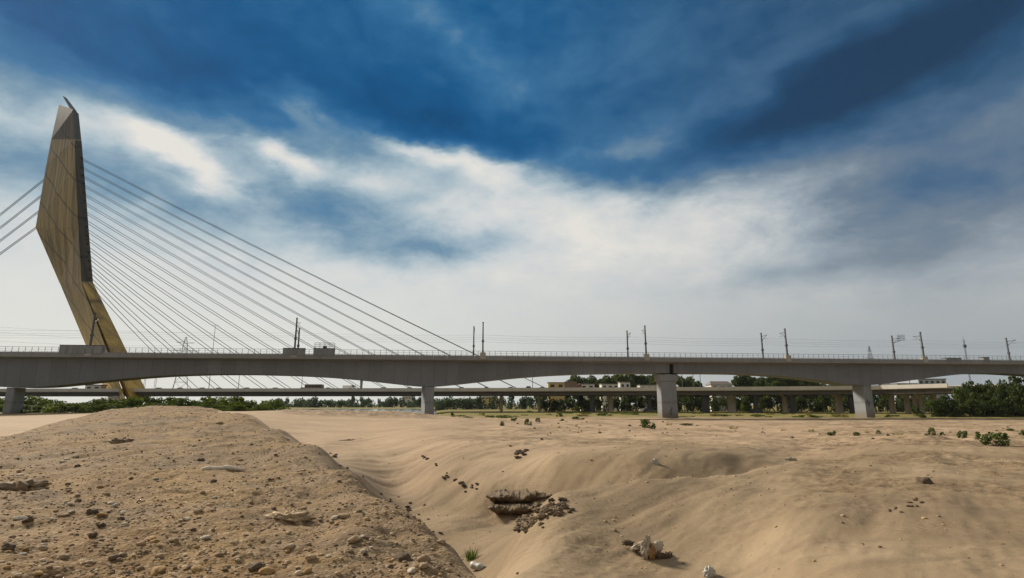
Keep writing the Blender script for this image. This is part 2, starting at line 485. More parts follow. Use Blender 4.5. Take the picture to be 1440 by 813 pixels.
# profiles down the river bed: for each photo column, (distance, photo row)
PROF = {
    -420: [(2.5, 1010), (5, 813), (7.5, 740), (11, 690), (17, 650), (26, 622), (34, 616), (45, 605), (80, 592), (130, 582)],
    0: [(2.5, 1010), (5, 813), (7.5, 740), (11, 690), (17, 650), (22, 627), (26, 615), (30, 618), (36, 612), (45, 605), (80, 592), (130, 584)],
    80: [(5, 813), (7.4, 740), (11.2, 685), (17, 645), (24, 614), (30, 598), (34, 594), (40, 602), (50, 600), (80, 590), (130, 582)],
    150: [(2.5, 1010), (5, 813), (7.2, 740), (11.5, 680), (17, 640), (24, 610), (31, 590), (38, 578), (48, 584), (80, 584), (130, 579)],
    300: [(2.5, 1010), (5.1, 813), (7.3, 740), (11, 685), (17, 640), (24, 607), (32, 588), (41, 575.5), (50, 582), (80, 581), (130, 578)],
    360: [(5.1, 813), (7.3, 740), (11, 685), (17, 641), (24, 609), (29, 593), (33, 588), (40, 598), (50, 589), (64, 581), (75, 578.5), (130, 579)],
    400: [(2.5, 1030), (5.2, 813), (7.5, 740), (10.5, 690), (15, 650), (21, 620), (25, 607), (29, 626), (34, 618), (40, 608), (55, 591), (70, 581.5), (85, 577.5), (130, 582)],
    450: [(5.2, 813), (7.4, 745), (10.3, 697), (14, 660), (18, 630), (21.5, 650), (26, 640), (33, 622), (42, 610), (56, 595), (72, 584), (88, 578), (130, 583)],
    500: [(2.5, 1040), (5.3, 813), (7, 750), (9.8, 700), (12.5, 668), (15, 692), (18, 682), (21, 664), (27, 640), (34, 625), (37, 617), (42, 611.5), (56, 597), (72, 585), (90, 578.5), (130, 585)],
    560: [(5.4, 813), (7.4, 757), (9.5, 713), (10.2, 727), (12.5, 752), (15, 748), (18.8, 722), (23, 690), (26, 660), (29.5, 636), (35, 616), (44, 604), (62, 592), (90, 580), (130, 587)],
    600: [(5.4, 813), (6.6, 780), (8.3, 742), (8.9, 757), (11, 787), (13.5, 779), (17, 742), (20.3, 710), (23, 675), (26.5, 645), (32, 620), (42, 603), (60, 593), (95, 583), (135, 586)],
    640: [(2.5, 1060), (5.4, 820), (6.4, 795), (7.2, 774), (7.8, 793), (9.6, 824), (12, 808), (15, 768), (17.2, 740), (20, 704), (22.8, 662), (27, 632), (37, 609), (58, 595), (105, 587), (135, 586.5)],
    690: [(2.5, 1075), (4.6, 860), (5.8, 820), (7.4, 836), (9.5, 828), (11.5, 799), (13.7, 771), (16.2, 748), (17.7, 738), (19, 716), (19.8, 690), (21.9, 661), (25.3, 638), (33, 616), (45, 604), (72, 594), (135, 587)],
    735: [(5, 850), (6.8, 800), (9, 762), (12, 742), (14.5, 746), (16.8, 739), (18.4, 718), (19.3, 691), (20.6, 665), (23.3, 643), (31, 619), (45, 605), (70, 595), (135, 587.5)],
    780: [(2.5, 1070), (4.4, 890), (6.4, 813), (7.6, 770), (9, 733), (10.2, 707), (11, 697), (11.6, 703), (13.5, 730), (16, 736), (17.7, 716), (18.4, 697), (19.1, 671), (20.2, 646), (21.6, 638), (27, 629), (36, 615), (56, 601), (130, 588)],
    840: [(4.6, 890), (6.8, 813), (8, 765), (9.6, 722), (10.8, 697), (11.7, 683), (12.2, 689), (14, 720), (16.4, 710), (17.5, 690), (18.4, 669), (19.3, 649), (20.2, 639), (23, 631), (34, 617), (58, 600), (132, 588.5)],
    900: [(2.5, 1060), (4.7, 890), (7, 813), (8.4, 760), (10.2, 710), (11.6, 684), (12.3, 672), (12.8, 678), (14.6, 707), (16.6, 695), (17.6, 672), (18.3, 655), (19.1, 641), (20, 632.5), (23, 627), (30, 619), (46, 608), (78, 598), (135, 589)],
    960: [(4.7, 890), (7, 813), (8.6, 755), (10.6, 705), (12.2, 682), (13.2, 671.5), (13.7, 677), (15.4, 701), (17.2, 686), (18.3, 662), (19.2, 643), (20.2, 634), (24, 628), (32, 619), (44, 611), (80, 598), (135, 590)],
    1010: [(4.7, 890), (6.9, 813), (8.6, 750), (10.8, 700), (12.8, 680), (14.3, 670), (14.9, 675), (16.4, 692), (18.2, 673), (19.2, 655), (20.2, 641), (21.4, 634), (25, 628), (33, 619), (46, 611), (80, 598), (135, 590)],
    1060: [(6.5, 813), (8.3, 748), (10.8, 700), (13.6, 675), (16.5, 661.5), (17.1, 665), (18.4, 676), (19.8, 660), (21, 646), (22.6, 637), (28, 628), (46, 613), (80, 599), (135, 590.5)],
    1110: [(2.5, 1040), (5.8, 813), (7.6, 745), (10.4, 700), (14, 670), (18.6, 652), (19.5, 655), (21, 655), (23, 647), (27, 637), (32, 628), (48, 615), (78, 600), (135, 591)],
    1200: [(5, 813), (7.3, 745), (10.2, 700), (14.5, 665), (19, 645), (25, 632), (34, 620), (50, 608), (80, 598), (135, 591)],
    1320: [(2.5, 1020), (4.9, 813), (7.1, 745), (10.7, 690), (15.5, 655), (20.5, 635), (27, 622), (37, 612), (55, 604), (90, 596), (135, 591)],
    1440: [(4.8, 813), (7, 745), (10.7, 690), (15.5, 655), (20.5, 637), (27, 624), (37, 614), (55, 605), (90, 596), (135, 591)],
    1860: [(2.5, 1010), (4.8, 813), (7, 745), (10.7, 690), (15.5, 655), (20.5, 637), (27, 624), (37, 614), (55, 605), (90, 596), (135, 591)],
}
KU = 2.2
pts = []
for px, prof in PROF.items():
    for Y, py in prof:
        p = at(px, py, Y)
        pts.append((p.x / Y * KU, math.log(Y), (p.z - EYE) / Y))
pts = np.array(pts)
def tpsk(r2):
    return 0.5 * r2 * np.log(r2 + 1e-12)
n = len(pts)
d2 = (pts[:, None, 0] - pts[None, :, 0]) ** 2 + (pts[:, None, 1] - pts[None, :, 1]) ** 2
A = np.zeros((n + 3, n + 3))
A[:n, :n] = tpsk(d2) + np.eye(n) * 2e-5
A[:n, n] = 1; A[:n, n + 1] = pts[:, 0]; A[:n, n + 2] = pts[:, 1]
A[n:, :n] = A[:n, n:].T
W = np.linalg.solve(A, np.concatenate([pts[:, 2], np.zeros(3)]))

def tps(U, L):
    out = np.empty(U.shape).ravel()
    u, l = U.ravel() * KU, L.ravel()
    for i in range(0, len(u), 20000):
        j = slice(i, i + 20000)
        r2 = (u[j, None] - pts[None, :, 0]) ** 2 + (l[j, None] - pts[None, :, 1]) ** 2
        out[j] = tpsk(r2) @ W[:n] + W[n] + W[n + 1] * u[j] + W[n + 2] * l[j]
    return out.reshape(U.shape)

def sstep(a, b, x):
    t = np.clip((x - a) / (b - a), 0, 1)
    return t * t * (3 - 2 * t)

XB_Y = np.array([-300, 1, 3, 5.5, 7.2, 9.5, 12.5, 18, 25, 33, 41, 60])
XB_X = np.array([1.5, 1.2, 0.6, -0.22, -0.73, -1.93, -3.5, -6.2, -10.2, -15.2, -22, -40])
def mound_mask(X, Y):
    wob = fbm(X * 0.9, Y * 0.9, 3, 5) * (0.25 + 0.02 * Y)
    wob = wob + 0.35 * fbm(X * 2.6, Y * 2.6, 3, 6)
    a = sstep(0.55, -0.35, X - np.interp(Y, XB_Y, XB_X) + wob)
    px = 720 + X / np.maximum(Y, 0.5) * F * 0.98
    yc = np.interp(px, [-420, 0, 80, 150, 260, 330, 420], [24, 25.5, 33, 41, 47, 43, 43])
    return a * sstep(1.06, 0.97, Y / (yc * (1 + 0.12 * fbm(X * 0.4, Y * 0.4, 3, 9))))

U_N, V_N = 860, 640
us = np.linspace(-1.75, 1.75, U_N)
us = np.sign(us) * (np.abs(us) * 0.66 + 0.34 * np.abs(us) ** 3 / 1.75 ** 2) * 0.84
ls = np.concatenate([np.linspace(math.log(1.6), math.log(4.2), 60), np.linspace(math.log(4.2), math.log(45), 440)[1:],
                     np.linspace(math.log(45), math.log(200), 130)[1:], np.linspace(math.log(200), math.log(2500), 60)[1:]])
UU, LL = np.meshgrid(us, ls)
YY = np.exp(LL)
XX = UU * YY
base = tps(UU, np.minimum(LL, math.log(140))) * YY + EYE
PXg = 720 + UU * F * 0.98
# beyond the sand: flat flood plain, the river on the left, a wooded rise on the right
plain = 1.75 + 0.25 * fbm(XX * 0.02, YY * 0.02, 3, 31)
river = sstep(640, 570, PXg) * sstep(128, 175, YY) * sstep(560, 500, YY)
bank_l = sstep(420, 380, PXg) * sstep(250, 215, YY)
plain = plain - 3.2 * river * (1 - bank_l) + bank_l * 1.6 * sstep(640, 570, PXg)
hill = sstep(1300, 1420, PXg) * sstep(172, 200, YY) * sstep(900, 500, YY)
plain = plain + 3.0 * hill
tfar = sstep(112, 150, YY)
Z = base * (1 - tfar) + plain * tfar

mask = mound_mask(XX, YY)
near = sstep(90, 40, YY)
rough = mask * (0.10 * fbm(XX * 0.7, YY * 0.7, 3, 41) + 0.07 * fbm(XX * 2.2, YY * 2.2, 3, 42) + 0.022 * fbm(XX * 8, YY * 8, 3, 43) * (0.4 + 1.2 * sstep(-.1, .25, fbm(XX * .5, YY * .5, 3, 45))))
# small terraces of crusted silt
rough = rough + mask * 0.05 * np.round(fbm(XX * 0.8, YY * 1.1, 3, 44) * 5) / 5
sand = (1 - mask)
ang = 0.95
ca, sa = math.cos(ang), math.sin(ang)
SX, SY = XX * ca + YY * sa, -XX * sa + YY * ca
rough = rough + sand * near * (0.06 * fbm(XX * 0.35, YY * 0.35, 3, 51) + 0.06 * fbm(SX * 0.25, SY * 1.5, 4, 52) + 0.016 * fbm(XX * 4, YY * 4, 3, 53) * (0.3 + 1.4 * sstep(-.05, .2, fbm(XX * .4, YY * .4, 3, 54))))
flat_r = sand * sstep(20, 30, YY) * sstep(560, 720, PXg)
rough = rough + flat_r * (0.22 * fbm(XX * 0.3, YY * 0.3, 4, 61) + 0.09 * np.maximum(0, fbm(XX * 1.3, YY * 1.3, 4, 62))) * sstep(400, 60, YY)
crust = sand * sstep(1020, 1160, PXg) * sstep(6, 9, YY) * sstep(-0.06, 0.2, fbm(XX * 0.3 + 3, YY * 0.22, 4, 63))
rough = rough + crust * 0.06 * fbm(XX * 3, YY * 3, 3, 64)
rim = sstep(66, 76, YY) * sstep(118, 100, YY) * sstep(395, 430, PXg) * sstep(640, 590, PXg)
rough = rough + rim * (0.5 * np.maximum(0, fbm(XX * 0.6, YY * 0.6, 4, 65)))
Z = Z + rough

def sample(arr, x, y):
    u, l = x / y, math.log(y)
    fi = np.interp(u, us, np.arange(U_N)); fj = np.interp(l, ls, np.arange(len(ls)))
    i, j = min(int(fi), U_N - 2), min(int(fj), len(ls) - 2)
    a, b = fi - i, fj - j
    return float((arr[j, i] * (1 - a) + arr[j, i + 1] * a) * (1 - b) + (arr[j + 1, i] * (1 - a) + arr[j + 1, i + 1] * a) * b)
def gz(x, y):
    return sample(Z, x, max(y, 1.61))
def gnormal(x, y):
    e = 0.03 * max(1, y / 10)
    return Vector((gz(x - e, y) - gz(x + e, y), gz(x, y - e) - gz(x, y + e), 2 * e)).normalized()
def ground_at(px, py, y0=2.0, y1=170.0):
    """where the sight line through a photo pixel first meets the ground"""
    a, b, c = ray(px, py)
    y = y0
    prev = None
    while y < y1:
        z = EYE + c / b * y
        h = z - gz(a / b * y, y)
        if h < 0 and prev is not None:
            lo, hi = prev, y
            for _ in range(12):
                m_ = (lo + hi) / 2
                if EYE + c / b * m_ - gz(a / b * m_, m_) < 0: hi = m_
                else: lo = m_
            y = (lo + hi) / 2
            return Vector((a / b * y, y, gz(a / b * y, y)))
        prev = y
        y *= 1.01
    return Vector((a / b * y1, y1, gz(a / b * y1, y1)))

def build_ground():
    nv = U_N * len(ls)
    co = np.stack([XX, YY, Z], -1).reshape(-1, 3)
    # the bank behind the viewer, so that the sheet is whole
    back = np.stack([us * 160.0, np.full(U_N, -400.0), np.full(U_N, EYE - 1.7)], -1)
    back2 = np.stack([us * 2.2, np.full(U_N, -2.0), np.full(U_N, EYE - 1.7)], -1)
    co = np.concatenate([co, back2, back])
    i = np.arange(U_N - 1)
    quads = []
    for j in range(len(ls) - 1):
        a = j * U_N + i
        quads.append(np.stack([a, a + 1, a + U_N + 1, a + U_N], -1))
    b2, b1 = nv + i, i
    quads.append(np.stack([b2, b2 + 1, b1 + 1, b1], -1))
    b3 = nv + U_N + i
    quads.append(np.stack([b3, b3 + 1, b2 + 1, b2], -1))
    q = np.concatenate(quads)
    me = bpy.data.meshes.new('ground')
    me.vertices.add(len(co)); me.vertices.foreach_set('co', co.ravel())
    me.loops.add(q.size); me.loops.foreach_set('vertex_index', q.ravel().astype(np.int32))
    me.polygons.add(len(q))
    me.polygons.foreach_set('loop_start', np.arange(0, q.size, 4, dtype=np.int32))
    me.update(calc_edges=True)
    me.shade_smooth()
    grass = sstep(150, 200, YY + 18 * fbm(XX * 0.03, YY * 0.05, 3, 71) + 14 * sstep(700, 1150, PXg)) * sstep(560, 620, PXg)
    grass = np.maximum(grass, sstep(420, 380, PXg) * sstep(120, 140, YY))
    grass = np.maximum(grass, sstep(300, 420, YY))
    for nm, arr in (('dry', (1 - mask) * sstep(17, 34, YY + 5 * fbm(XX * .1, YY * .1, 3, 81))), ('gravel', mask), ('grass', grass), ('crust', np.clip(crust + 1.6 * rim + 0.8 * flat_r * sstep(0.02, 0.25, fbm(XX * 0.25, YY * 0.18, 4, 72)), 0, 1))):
        a = me.attributes.new(nm, 'FLOAT', 'POINT')
        full = np.concatenate([arr.ravel(), np.zeros(2 * U_N)])
        a.data.foreach_set('value', full.astype(np.float32))
    m, t, bs = material('river_bed')
    p = wpos(t)
    g = t.node('ShaderNodeAttribute', attribute_name='gravel').outputs['Fac']
    gr = t.node('ShaderNodeAttribute', attribute_name='grass').outputs['Fac']
    cr = t.node('ShaderNodeAttribute', attribute_name='crust').outputs['Fac']
    # fine pale sand
    n1 = t.noise(p, 0.22, 6, 0.6, 0.4)
    n2 = t.noise(p, 1.7, 7, 0.65)
    n3 = t.noise(p, 60.0, 4, 0.7)
    sandc = t.ramp(n1, [(0.32, (0.195, 0.140, 0.083)), (0.5, (0.275, 0.199, 0.118)), (0.68, (0.34, 0.252, 0.156))])
    sandc = t.mix(t.maprange(n2, 0.5, 0.75, 0, 0.3), sandc, (0.30, 0.225, 0.145))
    sandc = t.mix(t.maprange(n3, 0.42, 0.7, 0.0, 0.3), sandc, (0.26, 0.20, 0.13))
    sandc = t.mix(t.maprange(t.noise(mapped(t, p, (0.5, 1.4, 1)), 0.5, 7, 0.7, 0.8), 0.5, 0.68, 0, 0.5), sandc, (0.17, 0.125, 0.078))
    sandc = t.mix(t.maprange(t.noise(p, 11, 6, 0.75), 0.58, 0.75, 0, 0.4), sandc, (0.18, 0.13, 0.08))
    paler = t.node('ShaderNodeAttribute', attribute_name='dry').outputs['Fac']  # sand tone turns paler with distance
    sandc = t.mix(paler, sandc, t.mix(0.45, t.mix(1.0, sandc, (1.45, 1.40, 1.36), 'MULTIPLY'), (0.41, 0.30, 0.205)))
    # crusted and pebbly silt
    v = t.node('ShaderNodeTexVoronoi'); v.inputs['Scale'].default_value = 26
    t.l.new(p, v.inputs['Vector'])
    vs_ = t.node('ShaderNodeSeparateXYZ'); t.l.new(v.outputs['Color'], vs_.inputs[0])
    g1 = t.noise(p, 0.9, 8, 0.68, 0.5)
    g2 = t.noise(p, 7.0, 7, 0.7)
    grav = t.ramp(g1, [(0.3, (0.125, 0.077, 0.036)), (0.48, (0.235, 0.148, 0.066)), (0.6, (0.295, 0.187, 0.078)), (0.75, (0.31, 0.22, 0.115))])
    grav = t.mix(t.maprange(g2, 0.52, 0.72, 0, 0.75), grav, (0.095, 0.062, 0.035))
    grav = t.mix(t.maprange(g2, 0.42, 0.28, 0, 0.5), grav, (0.36, 0.28, 0.18))
    grav = t.mix(t.maprange(vs_.outputs[0], 0.75, 1.0, 0, 0.55), grav, (0.18, 0.12, 0.07))
    grav = t.mix(t.maprange(vs_.outputs[1], 0.86, 1.0, 0, 0.6), grav, (0.52, 0.42, 0.29))
    grav = t.mix(t.maprange(t.noise(p, 0.16, 4, 0.6), 0.46, 0.6, 0, 0.4), grav, t.mix(g2, (0.155, 0.118, 0.082), (0.25, 0.195, 0.135)))
    c = t.mix(g, sandc, grav)
    crn = t.maprange(t.noise(mapped(t, p, (1, .8, 1)), 1.3, 9, 0.75), 0.40, 0.58, 0.05, 0.9)
    c = t.mix(t.math('MULTIPLY', cr, crn), c, t.mix(t.maprange(g2, .35, .65), (0.10, 0.068, 0.038), (0.27, 0.19, 0.11)))
    # dry grass and green patches of the flood plain
    q1 = t.noise(mapped(t, p, (0.045, 0.12, 0.1)), 1.0, 8, 0.7)
    q2 = t.noise(p, 0.35, 8, 0.7)
    gc = t.ramp(q1, [(0.34, (0.06, 0.075, 0.018)), (0.45, (0.15, 0.145, 0.038)), (0.53, (0.30, 0.22, 0.07)), (0.59, (0.11, 0.11, 0.028)), (0.68, (0.32, 0.24, 0.13))])
    gc = t.mix(t.maprange(q2, 0.5, 0.72, 0, 0.7), gc, (0.055, 0.065, 0.022))
    c = t.mix(gr, c, gc)
    t.l.new(c, bs.inputs['Base Color'])
    bs.inputs['Roughness'].default_value = 0.95
    bs.inputs['Specular IOR Level'].default_value = 0.15
    h1 = t.math('ADD', t.math('MULTIPLY', t.noise(p, 9, 8, 0.7), 1.0), t.math('MULTIPLY', v.outputs['Distance'], -0.5))
    rip = t.node('ShaderNodeTexWave', wave_type='BANDS', bands_direction='DIAGONAL', wave_profile='SIN')
    t.l.new(p, rip.inputs['Vector']); rip.inputs['Scale'].default_value = 2.6; rip.inputs['Distortion'].default_value = 9.0
    rip.inputs['Detail'].default_value = 3; rip.inputs['Detail Scale'].default_value = 1.4
    ripm = t.maprange(t.noise(p, 0.35, 4, 0.6), 0.40, 0.58, 0.03, 0.34)
    hs = t.math('ADD', t.math('MULTIPLY', t.noise(p, 16, 9, 0.75), 0.62), t.math('MULTIPLY', rip.outputs['Fac'], ripm))
    mx = t.node('ShaderNodeMix', data_type='FLOAT')
    t.l.new(t.math('MAXIMUM', g, t.math('MULTIPLY', cr, 0.6)), mx.inputs[0]); t.l.new(hs, mx.inputs[2]); t.l.new(h1, mx.inputs[3])
    bump(t, bs, mx.outputs[0], 0.55, 0.045)
    me.materials.append(m)
    o = bpy.data.objects.new('ground', me)
    COL.objects.link(o)
    tag(o, kind='structure')
build_ground()

def build_water():
    m, t, bs = material('river_water')
    bs.inputs['Base Color'].default_value = (0.06, 0.08, 0.08, 1)
    bs.inputs['Roughness'].default_value = 0.12
    p = wpos(t)
    bump(t, bs, t.noise(mapped(t, p, (0.4, 1.2, 1)), 1.0, 4, 0.6), 0.15, 0.1)
    b = MB().add([(-1500, 120, 0.95), (60, 120, 0.95), (60, 640, 0.95), (-1500, 640, 0.95)], [(0, 1, 2, 3)])
    tag(b.build('river', m), kind='structure')
build_water()

def build_haze():
    m = bpy.data.materials.new('haze_air')
    m.use_nodes = True
    m.node_tree.nodes.clear()
    o = m.node_tree.nodes.new('ShaderNodeOutputMaterial')
    v = m.node_tree.nodes.new('ShaderNodeVolumePrincipled')
    v.inputs['Color'].default_value = (0.80, 0.88, 0.92, 1)
    v.inputs['Density'].default_value = 0.00004
    v.inputs['Anisotropy'].default_value = 0.0
    m.node_tree.links.new(v.outputs[0], o.inputs['Volume'])
    b = MB().box((0, 1100, 85), (6400, 3100, 196))
    tag(b.build('haze', m), kind='stuff')
build_haze()

# ------------------------------------------------------------------ metro viaduct
HV = EYE + 12.5
PA, PB = atz(0, 494.4, HV), atz(1440, 506.8, HV)
VD = Vector((PB.x - PA.x, PB.y - PA.y, 0)).normalized()
VN = Vector((-VD.y, VD.x, 0))
def vp(t_, off, z):
    return Vector((PA.x, PA.y, 0)) + VD * t_ + VN * off + Vector((0, 0, z))
def vhit(px, py, off=0.0):
    a, b, c = ray(px, py)
    o = Vector((PA.x, PA.y, 0)) + VN * off
    k = o.dot(VN) / (a * VN.x + b * VN.y)
    q = Vector((a * k, b * k, 0)) - o
    return q.dot(VD), EYE + c * k

WEB = 2.5
DECK_W = 12.6
SOFFIT = [(-260, 543.5), (-130, 530), (5, 545), (36, 545), (60, 544), (90, 541), (130, 536.5), (180, 531.5), (230, 528), (290, 526), (350, 526), (410, 527.5),
          (460, 530), (510, 534.5), (550, 539), (580, 542.3), (592, 543.3), (611, 543.3), (630, 541.5), (660, 538.3), (700, 533.8), (740, 530), (780, 527.2),
          (820, 525.6), (860, 524.8), (938, 524.8), (1000, 524.8), (1045, 525.4), (1090, 527.8), (1130, 531.5), (1165, 536), (1195, 540.6), (1203, 541.5),
          (1228, 541.5), (1245, 540.2), (1275, 536), (1310, 531.2), (1345, 527), (1379, 524.6), (1420, 525), (1470, 528), (1540, 536), (1620, 543), (1700, 540)]
soff = sorted(vhit(px, py, WEB) for px, py in SOFFIT)
ST = np.array([s[0] for s in soff]); SZ = np.array([s[1] for s in soff])
def soffit(t_):
    # light smoothing of the traced haunch line
    return float(np.mean([np.interp(t_ + d, ST, SZ) for d in (-2.5, -1.2, 0, 1.2, 2.5)]))
T0, T1 = vhit(-230, 494, 0)[0], vhit(1660, 508, 0)[0]
TJ0, TJ1 = vhit(941.6, 515, WEB)[0], vhit(947.6, 515, WEB)[0]

viaduct = empty('metro_viaduct', vp(0, 6, EYE - 3), 'long grey concrete metro viaduct with arched haunches crossing the whole view', 'bridge')
def child(mb, name, mat, root, smooth=False):
    """mesh written in world coordinates, hung under its thing"""
    o = mb.build(name, mat, None, None, smooth)
    o.parent = root
    o.matrix_parent_inverse = Matrix.Translation(root.matrix_basis.translation).inverted() if not root.rotation_euler.z else (Matrix.Translation(root.location) @ Matrix.Rotation(root.rotation_euler.z, 4, 'Z')).inverted()
    return o

zb = HV - 1.15          # underside of the edge beam
for a, b in ((T0, TJ0), (TJ1, T1)):
    ts = list(np.arange(a, b, 1.6)) + [b]
    rings = []
    for t_ in ts:
        zs = soffit(t_)
        rings.append([vp(t_, WEB, zb - 0.42), vp(t_, WEB + 0.35, zs), vp(t_, DECK_W - WEB - 0.35, zs), vp(t_, DECK_W - WEB, zb - 0.42)])
    g = MB(); g.loft(rings)
    child(g, 'girder', M['girder'], viaduct)
# diaphragm set back in the expansion gap
child(MB().hexa([vp(TJ0 - .2, WEB + 1.2, soffit(TJ0)), vp(TJ1 + .2, WEB + 1.2, soffit(TJ0)), vp(TJ1 + .2, DECK_W - WEB - 1.2, soffit(TJ0)), vp(TJ0 - .2, DECK_W - WEB - 1.2, soffit(TJ0)),
                 vp(TJ0 - .2, WEB + 1.2, zb - 0.5), vp(TJ1 + .2, WEB + 1.2, zb - 0.5), vp(TJ1 + .2, DECK_W - WEB - 1.2, zb - 0.5), vp(TJ0 - .2, DECK_W - WEB - 1.2, zb - 0.5)]), 'expansion_joint', M['joint'], viaduct)
sl = MB()
sec = [(0.32, zb), (WEB, zb - 0.415), (DECK_W - WEB, zb - 0.415), (DECK_W - 0.32, zb), (DECK_W - 0.32, zb + 0.28), (0.32, zb + 0.28)]
sl.loft([[vp(t_, o_, z_) for o_, z_ in sec] for t_ in (T0, T1)])
child(sl, 'deck_slab', M['slab'], viaduct)
for o0 in (0.0, DECK_W - 0.3):
    pb = MB()
    seg = 3.6
    tt = T0
    while tt < T1:           # precast edge units with open joints
        e = tt + seg - 0.035
        pb.hexa([vp(tt, o0, zb - 0.05), vp(e, o0, zb - 0.05), vp(e, o0 + 0.3, zb - 0.05), vp(tt, o0 + 0.3, zb - 0.05),
                 vp(tt, o0, HV), vp(e, o0, HV), vp(e, o0 + 0.3, HV), vp(tt, o0 + 0.3, HV)])
        tt += seg
    child(pb, 'parapet', M['slab'], viaduct)
RAIL_H = 1.22
tt = T0
while tt < T1 - 9:           # handrail in panels along the near edge and the far edge
    for o0 in (0.15, DECK_W - 0.15):
        rp = MB()
        for k in range(6):
            p = vp(tt + k * 1.5 + 0.7, o0, HV)
            rp.tube([p, p + Vector((0, 0, RAIL_H))], 0.055, 5)
        for zz, rr in ((RAIL_H, 0.045), (RAIL_H * 0.55, 0.03)):
            rp.tube([vp(tt, o0, HV + zz), vp(tt + 8.97, o0, HV + zz)], rr, 5)
        child(rp, 'railing_panel', M['rail'], viaduct)
    tt += 9.0

def pier(pxl, pxr, pytop, depth, skew, cap=None):
    """wall pier: narrow front, deep sideways, its axis a little askew to the deck"""
    off = WEB + 0.7
    t0, zt = vhit(pxl, pytop, off)
    t1 = vhit(pxr, pytop, off)[0]
    zg = gz(*vp(t0, off, 0).xy[:]) - 1.2
    w = t1 - t0
    back = VN * depth - VD * skew
    ring = [vp(t0, off, 0), vp(t1, off, 0), vp(t1, off, 0) + back, vp(t0, off, 0) + back]
    cen = sum(ring, Vector()) / 4
    def ringat(z, k):
        out = []
        for i in range(4):
            p, a, b = ring[i], ring[i - 1], ring[(i + 1) % 4]
            for q in (a, b):
                e = p + (q - p).normalized() * 0.16
                out.append(cen + (e - cen) * k + Vector((0, 0, z)))
        return out
    zc = vhit(pxl, cap, off)[1] if cap else None
    b = MB()
    b.loft([ringat(zg, 1.04), ringat(zg + 3, 1.02), ringat(zc + 0.02 if cap else zt - 0.02, 0.99)])
    o = child(b, 'pier', M['pier'], viaduct)
    if cap:
        zt2 = soffit(t0) - 0.35
        c = MB()
        c.loft([ringat(zc, 1.0), ringat(zc + 0.35, 1.22), ringat(zt2, 1.25)])
        cc = c.build('pier_cap', M['pier']); cc.parent = o; cc.matrix_parent_inverse = viaduct.matrix_basis.inverted() @ Matrix.Identity(4)
        cc.matrix_parent_inverse = Matrix.Identity(4)
        for dt in (-1.5, 1.7):
            for oo in (2.0, 4.6):
                bb = MB(); bb.box(vp((TJ0 + TJ1) / 2 + dt, WEB + 0.6 + oo * 0.9, (zt2 + soffit(t0)) / 2), (0.9, 0.8, soffit(t0) - zt2 + 0.02), math.atan2(VD.y, VD.x))
                child(bb, 'bearing', M['joint'], viaduct)
    return o
pier(9, 21, 545, 5.2, 0.9)
pier(598.5, 611, 543, 5.0, 1.3)
p_mid = pier(929.5, 951, 537, 3.0, 0.3, cap=537)
p_right = pier(1214, 1225.5, 541, 4.6, 0.2)
def scrawl(px, py, h, owner, seed):
    """dark sprayed scrawl low on a pier"""
    r = random.Random(seed)
    off = WEB + 0.7 - 0.16
    t0, z0 = vhit(px, py, off)
    b = MB()
    for k in range(5):
        a = (t0 + r.uniform(-.35, .35), z0 + h * (k / 5 - .5)); c = (a[0] + r.uniform(-.4, .4), a[1] + h * r.uniform(.2, .4))
        w = .11
        b.hexa([vp(a[0] - w, off, a[1]), vp(a[0] + w, off, a[1]), vp(a[0] + w, off + .02, a[1]), vp(a[0] - w, off + .02, a[1]),
                vp(c[0] - w, off, c[1]), vp(c[0] + w, off, c[1]), vp(c[0] + w, off + .02, c[1]), vp(c[0] - w, off + .02, c[1])])
    o = b.build('graffiti', simple('dark_spray', (.04, .045, .07), .7))
    o.parent = owner
scrawl(944, 579, 1.9, p_mid, 3)
scrawl(1221, 567, 1.7, p_right, 5)

# ------------------------------------------------------------------ things on the viaduct
def mast(px_top, py_top, px_base, py_base, off, label, plinth_h, plinth_w, plmat, arm):
    t_, z_ = vhit(px_base, py_base, off)
    ztop = vhit(px_top, py_top, off)[1]
    base_z = HV - 0.9
    root = empty('catenary_mast', vp(t_, off, base_z), label, 'railway mast', 'overhead line masts along the viaduct', math.atan2(VD.y, VD.x))
    h = ztop - base_z
    p = MB()
    ph = plinth_h
    p.box((0, 0, ph / 2), (plinth_w, plinth_w * 0.75, ph))
    p.build('plinth', plmat, root)
    s = MB()
    s.loft([[(-.2, -.2, ph), (.2, -.2, ph), (.2, .2, ph), (-.2, .2, ph)], [(-.14, -.15, h), (.14, -.15, h), (.14, .15, h), (-.14, .15, h)]])
    s.build('pole', M['mast'], root)
    c = MB(); c.box((0, 0, ph + (h - ph) * 0.38), (0.62, 0.55, 0.5)); c.build('clamp', M['mast'], root)
    c = MB(); c.box((0, 0, h + 0.08), (0.45, 0.4, 0.2)); c.build('cap', M['mast'], root)
    # hinged cantilever reaching over the track
    s_ = 1 if off < 6 else -1
    L = arm
    a = MB()
    a.tube([(0, 0, h - 1.0), (0.12, s_ * L, h - 0.75)], 0.07, 5)
    a.tube([(0, 0, h - 2.3), (0.1, s_ * L * 0.55, h - 1.3), (0.12, s_ * L, h - 0.8)], 0.065, 5)
    a.tube([(0.1, s_ * L * 0.55, h - 1.7), (0.12, s_ * L * 1.05, h - 1.75)], 0.05, 5)
    a.build('bracket_arm', M['mast'], root)
    for zz in (h - 1.0, h - 2.2):
        i = MB(); i.lathe([(0.05, -0.28), (0.14, -0.22), (0.08, -0.12), (0.14, 0), (0.08, 0.1), (0.14, 0.2), (0.05, 0.28)], n=8)
        io = i.build('insulator', M['mast'], root, (0.02, s_ * 0.35, zz + 0.1))
        io.rotation_euler = (math.pi / 2, 0, 0)
    return root
